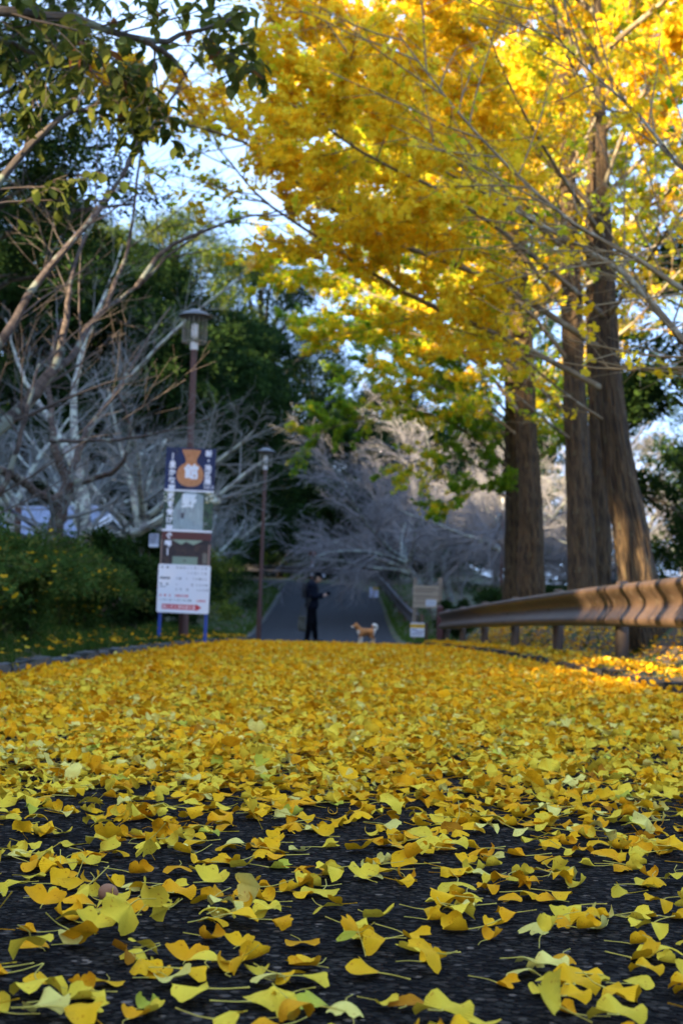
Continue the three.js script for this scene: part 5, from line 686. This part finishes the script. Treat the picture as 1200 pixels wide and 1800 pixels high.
{
  const leaves = [], box = new THREE.Box3(), v = V(0, 0, 0), cover = (x, d) => { // leaves per square metre
    const n = fbm(x * 1.1 + 20, d * 0.9 + 20, 1e6, 1e6, 91, 3), clump = sstep(0.3, 0.72, n); const q = d + (n - 0.5) * 1.1 + x * 0.3; return (q < 2.4 ? mix(290, 490, (q - 1) / 1.4) : q < 3.4 ? mix(490, 740, (q - 2.4) / 1) : q < 4.8 ? mix(740, 1000, (q - 3.4) / 1.4) : q < 7.5 ? mix(1000, 1500, (q - 4.8) / 2.7) : 1500) * mix(0.78, 1.15, clump); };
  const pickTone = (gold) => { let w = 0; const ws = tones.map((t, i) => t[2] * (i === 0 || i === 3 ? 1.5 - gold : i === 1 || i === 2 ? 0.5 + gold * 1.6 : 1)); for (const a of ws) w += a; let r = rnd() * w; for (let i = 0; i < ws.length; i++) { r -= ws[i]; if (r <= 0) return i; } return 1; };
  const put = (x, d, layer) => {
    const z = -d, k = Math.floor(rnd() * rnd() * 4 + rnd() * 7) % kinds.length, s = rr(0.031, 0.052), tilt = rnd() < 0.09 ? rr(0.5, 1.2) : rr(0, 0.16), yaw = rr(0, 6.2832);
    const q = new THREE.Quaternion().setFromEuler(E3.set(0, yaw, 0, 'YXZ')).multiply(new THREE.Quaternion().setFromAxisAngle(V(Math.cos(yaw * 3.7), 0, Math.sin(yaw * 3.7)), tilt * (rnd() < 0.5 ? -1 : 1)));
    const P = fullLeaf[k].attributes.position; let lo = 1; for (let i = 0; i < P.count; i += 2) lo = Math.min(lo, v.fromBufferAttribute(P, i).applyQuaternion(q).y);
    const ground = Math.abs(x) < halfW(z) ? roadY(z) : terrain(x, z); leaves.push({ k, q, s, p: V(x, ground - lo * s + 0.001 + layer, z), tone: pickTone(sstep(0.35, 0.65, fbm(x * 0.6 + 7, d * 0.35 + 7, 1e6, 1e6, 95, 2)) * 0.5 + sstep(3, 6, d) * 0.5), j: Math.floor(rnd() * 3) });
  };
  for (let d = 0.85; d < 25.6;) { // row after row, wider than the lane is seen
    const step = d < 5 ? 0.1 : 0.25, w0 = d < 5 ? Math.min(1.75, d * 0.3 + 0.35) : halfW(-d) + 0.05, n = Math.round(step * 2 * w0 * cover(0, d) * (d > 12 ? 0.8 : 1)); for (let i = 0; i < n; i++) { const x = rr(-w0, w0), dd = d + rnd() * step; if (rnd() * cover(0, d) > cover(x, dd)) { if (rnd() < 0.75) continue; } put(x, dd, rnd() * rnd() * mix(0.006, 0.02, sstep(2.2, 6, dd))); } d += step; }
  for (let k = 0; k < 16000; k++) { const d = 7 + 24 * rnd(), x = halfW(-d) + Math.pow(rnd(), 1.4) * 3.2; if (rnd() < 0.35 && fbm(x * 1.2, d * 1.2, 1e6, 1e6, 33, 2) > 0.5) continue; put(x, d, rnd() * 0.04); }   // among the grass under the guard rail
  for (let k = 0; k < 600; k++) { const d = 7 + 26 * rnd(), x = -halfW(-d) - 0.02 - Math.pow(rnd(), 2.5) * 1.2; put(x, d, 0.05); }
  // the 300 that show largest stand as leaves of their own, the rest is a carpet
  for (const l of leaves) { const [px, py, dep] = proj(l.p); l.px = px; l.py = py; l.size = px > -5 && px < PW + 5 && py > 0 && py < PH + 8 ? l.s / dep : 0; }
  const order = leaves.filter((l) => l.size > 0).sort((a, b) => b.size - a.size), own = new Set(order.slice(0, 300)), list = [...own].sort((a, b) => b.py - a.py), rowN = 25, ord = (n) => n + (n % 100 > 10 && n % 100 < 14 ? 'th' : ['th', 'st', 'nd', 'rd'][n % 10] ?? 'th');
  for (let r = 0; r * rowN < list.length; r++) list.slice(r * rowN, (r + 1) * rowN).sort((a, b) => a.px - b.px).forEach((l, i) => {
    const K = kinds[l.k], g = thing('ginkgo_leaf', `${K.pose} ${tones[l.tone][0]} ginkgo leaf, ${ord(i + 1)} from left in ${r ? ord(r + 1) + ' nearest' : 'nearest'} row of leaves`, 'leaf', l.p, 'fallen ginkgo leaves in the foreground'); g.quaternion.copy(l.q); g.scale.setScalar(l.s); part('blade', K.blade, toneMat(l.tone, l.j), g); part('stalk', K.stalk, stalkMat, g);
  });
  const carpet = new THREE.Group(); carpet.name = 'leaf_carpet'; tag(carpet, 'thick carpet of fallen yellow ginkgo leaves covering the lane', 'leaves', null, 'stuff'); scene.add(carpet);
  kinds.forEach((K, k) => { const T = new Tufts(); for (const l of leaves) if (l.k === k && !own.has(l)) T.add(l.p, l.s, tones[l.tone][1].map((c) => c * [0.9, 1, 1.08][l.j]), l.q); T.build('leaves', fullLeaf[k], groundLeafMat, carpet); });
  console.log('leaves', leaves.length);
}
{ // a small round nut lying among the leaves
  const p = at(190, 1588, 1.98), b = V(p.x, roadY(p.z) + 0.011, p.z); const g = new THREE.SphereGeometry(0.012, 16, 12), q = g.attributes.position; for (let i = 0; i < q.count; i++) { const n = 1 + 0.08 * (vnoise(q.getX(i) * 200, q.getY(i) * 200 + q.getZ(i) * 90, 1e6, 1e6, 2) - 0.5); q.setXYZ(i, q.getX(i) * n * 1.1, q.getY(i) * n, q.getZ(i) * n); } g.computeVertexNormals();
  const o = part('ginkgo_nut', g, std([0.26, 0.12, 0.06], { roughness: 0.75, specularIntensity: 0.3 }), scene); o.position.copy(b); tag(o, 'small pinkish round nut among the leaves at lower left', 'nut');
}
renderer.render(scene, camera);
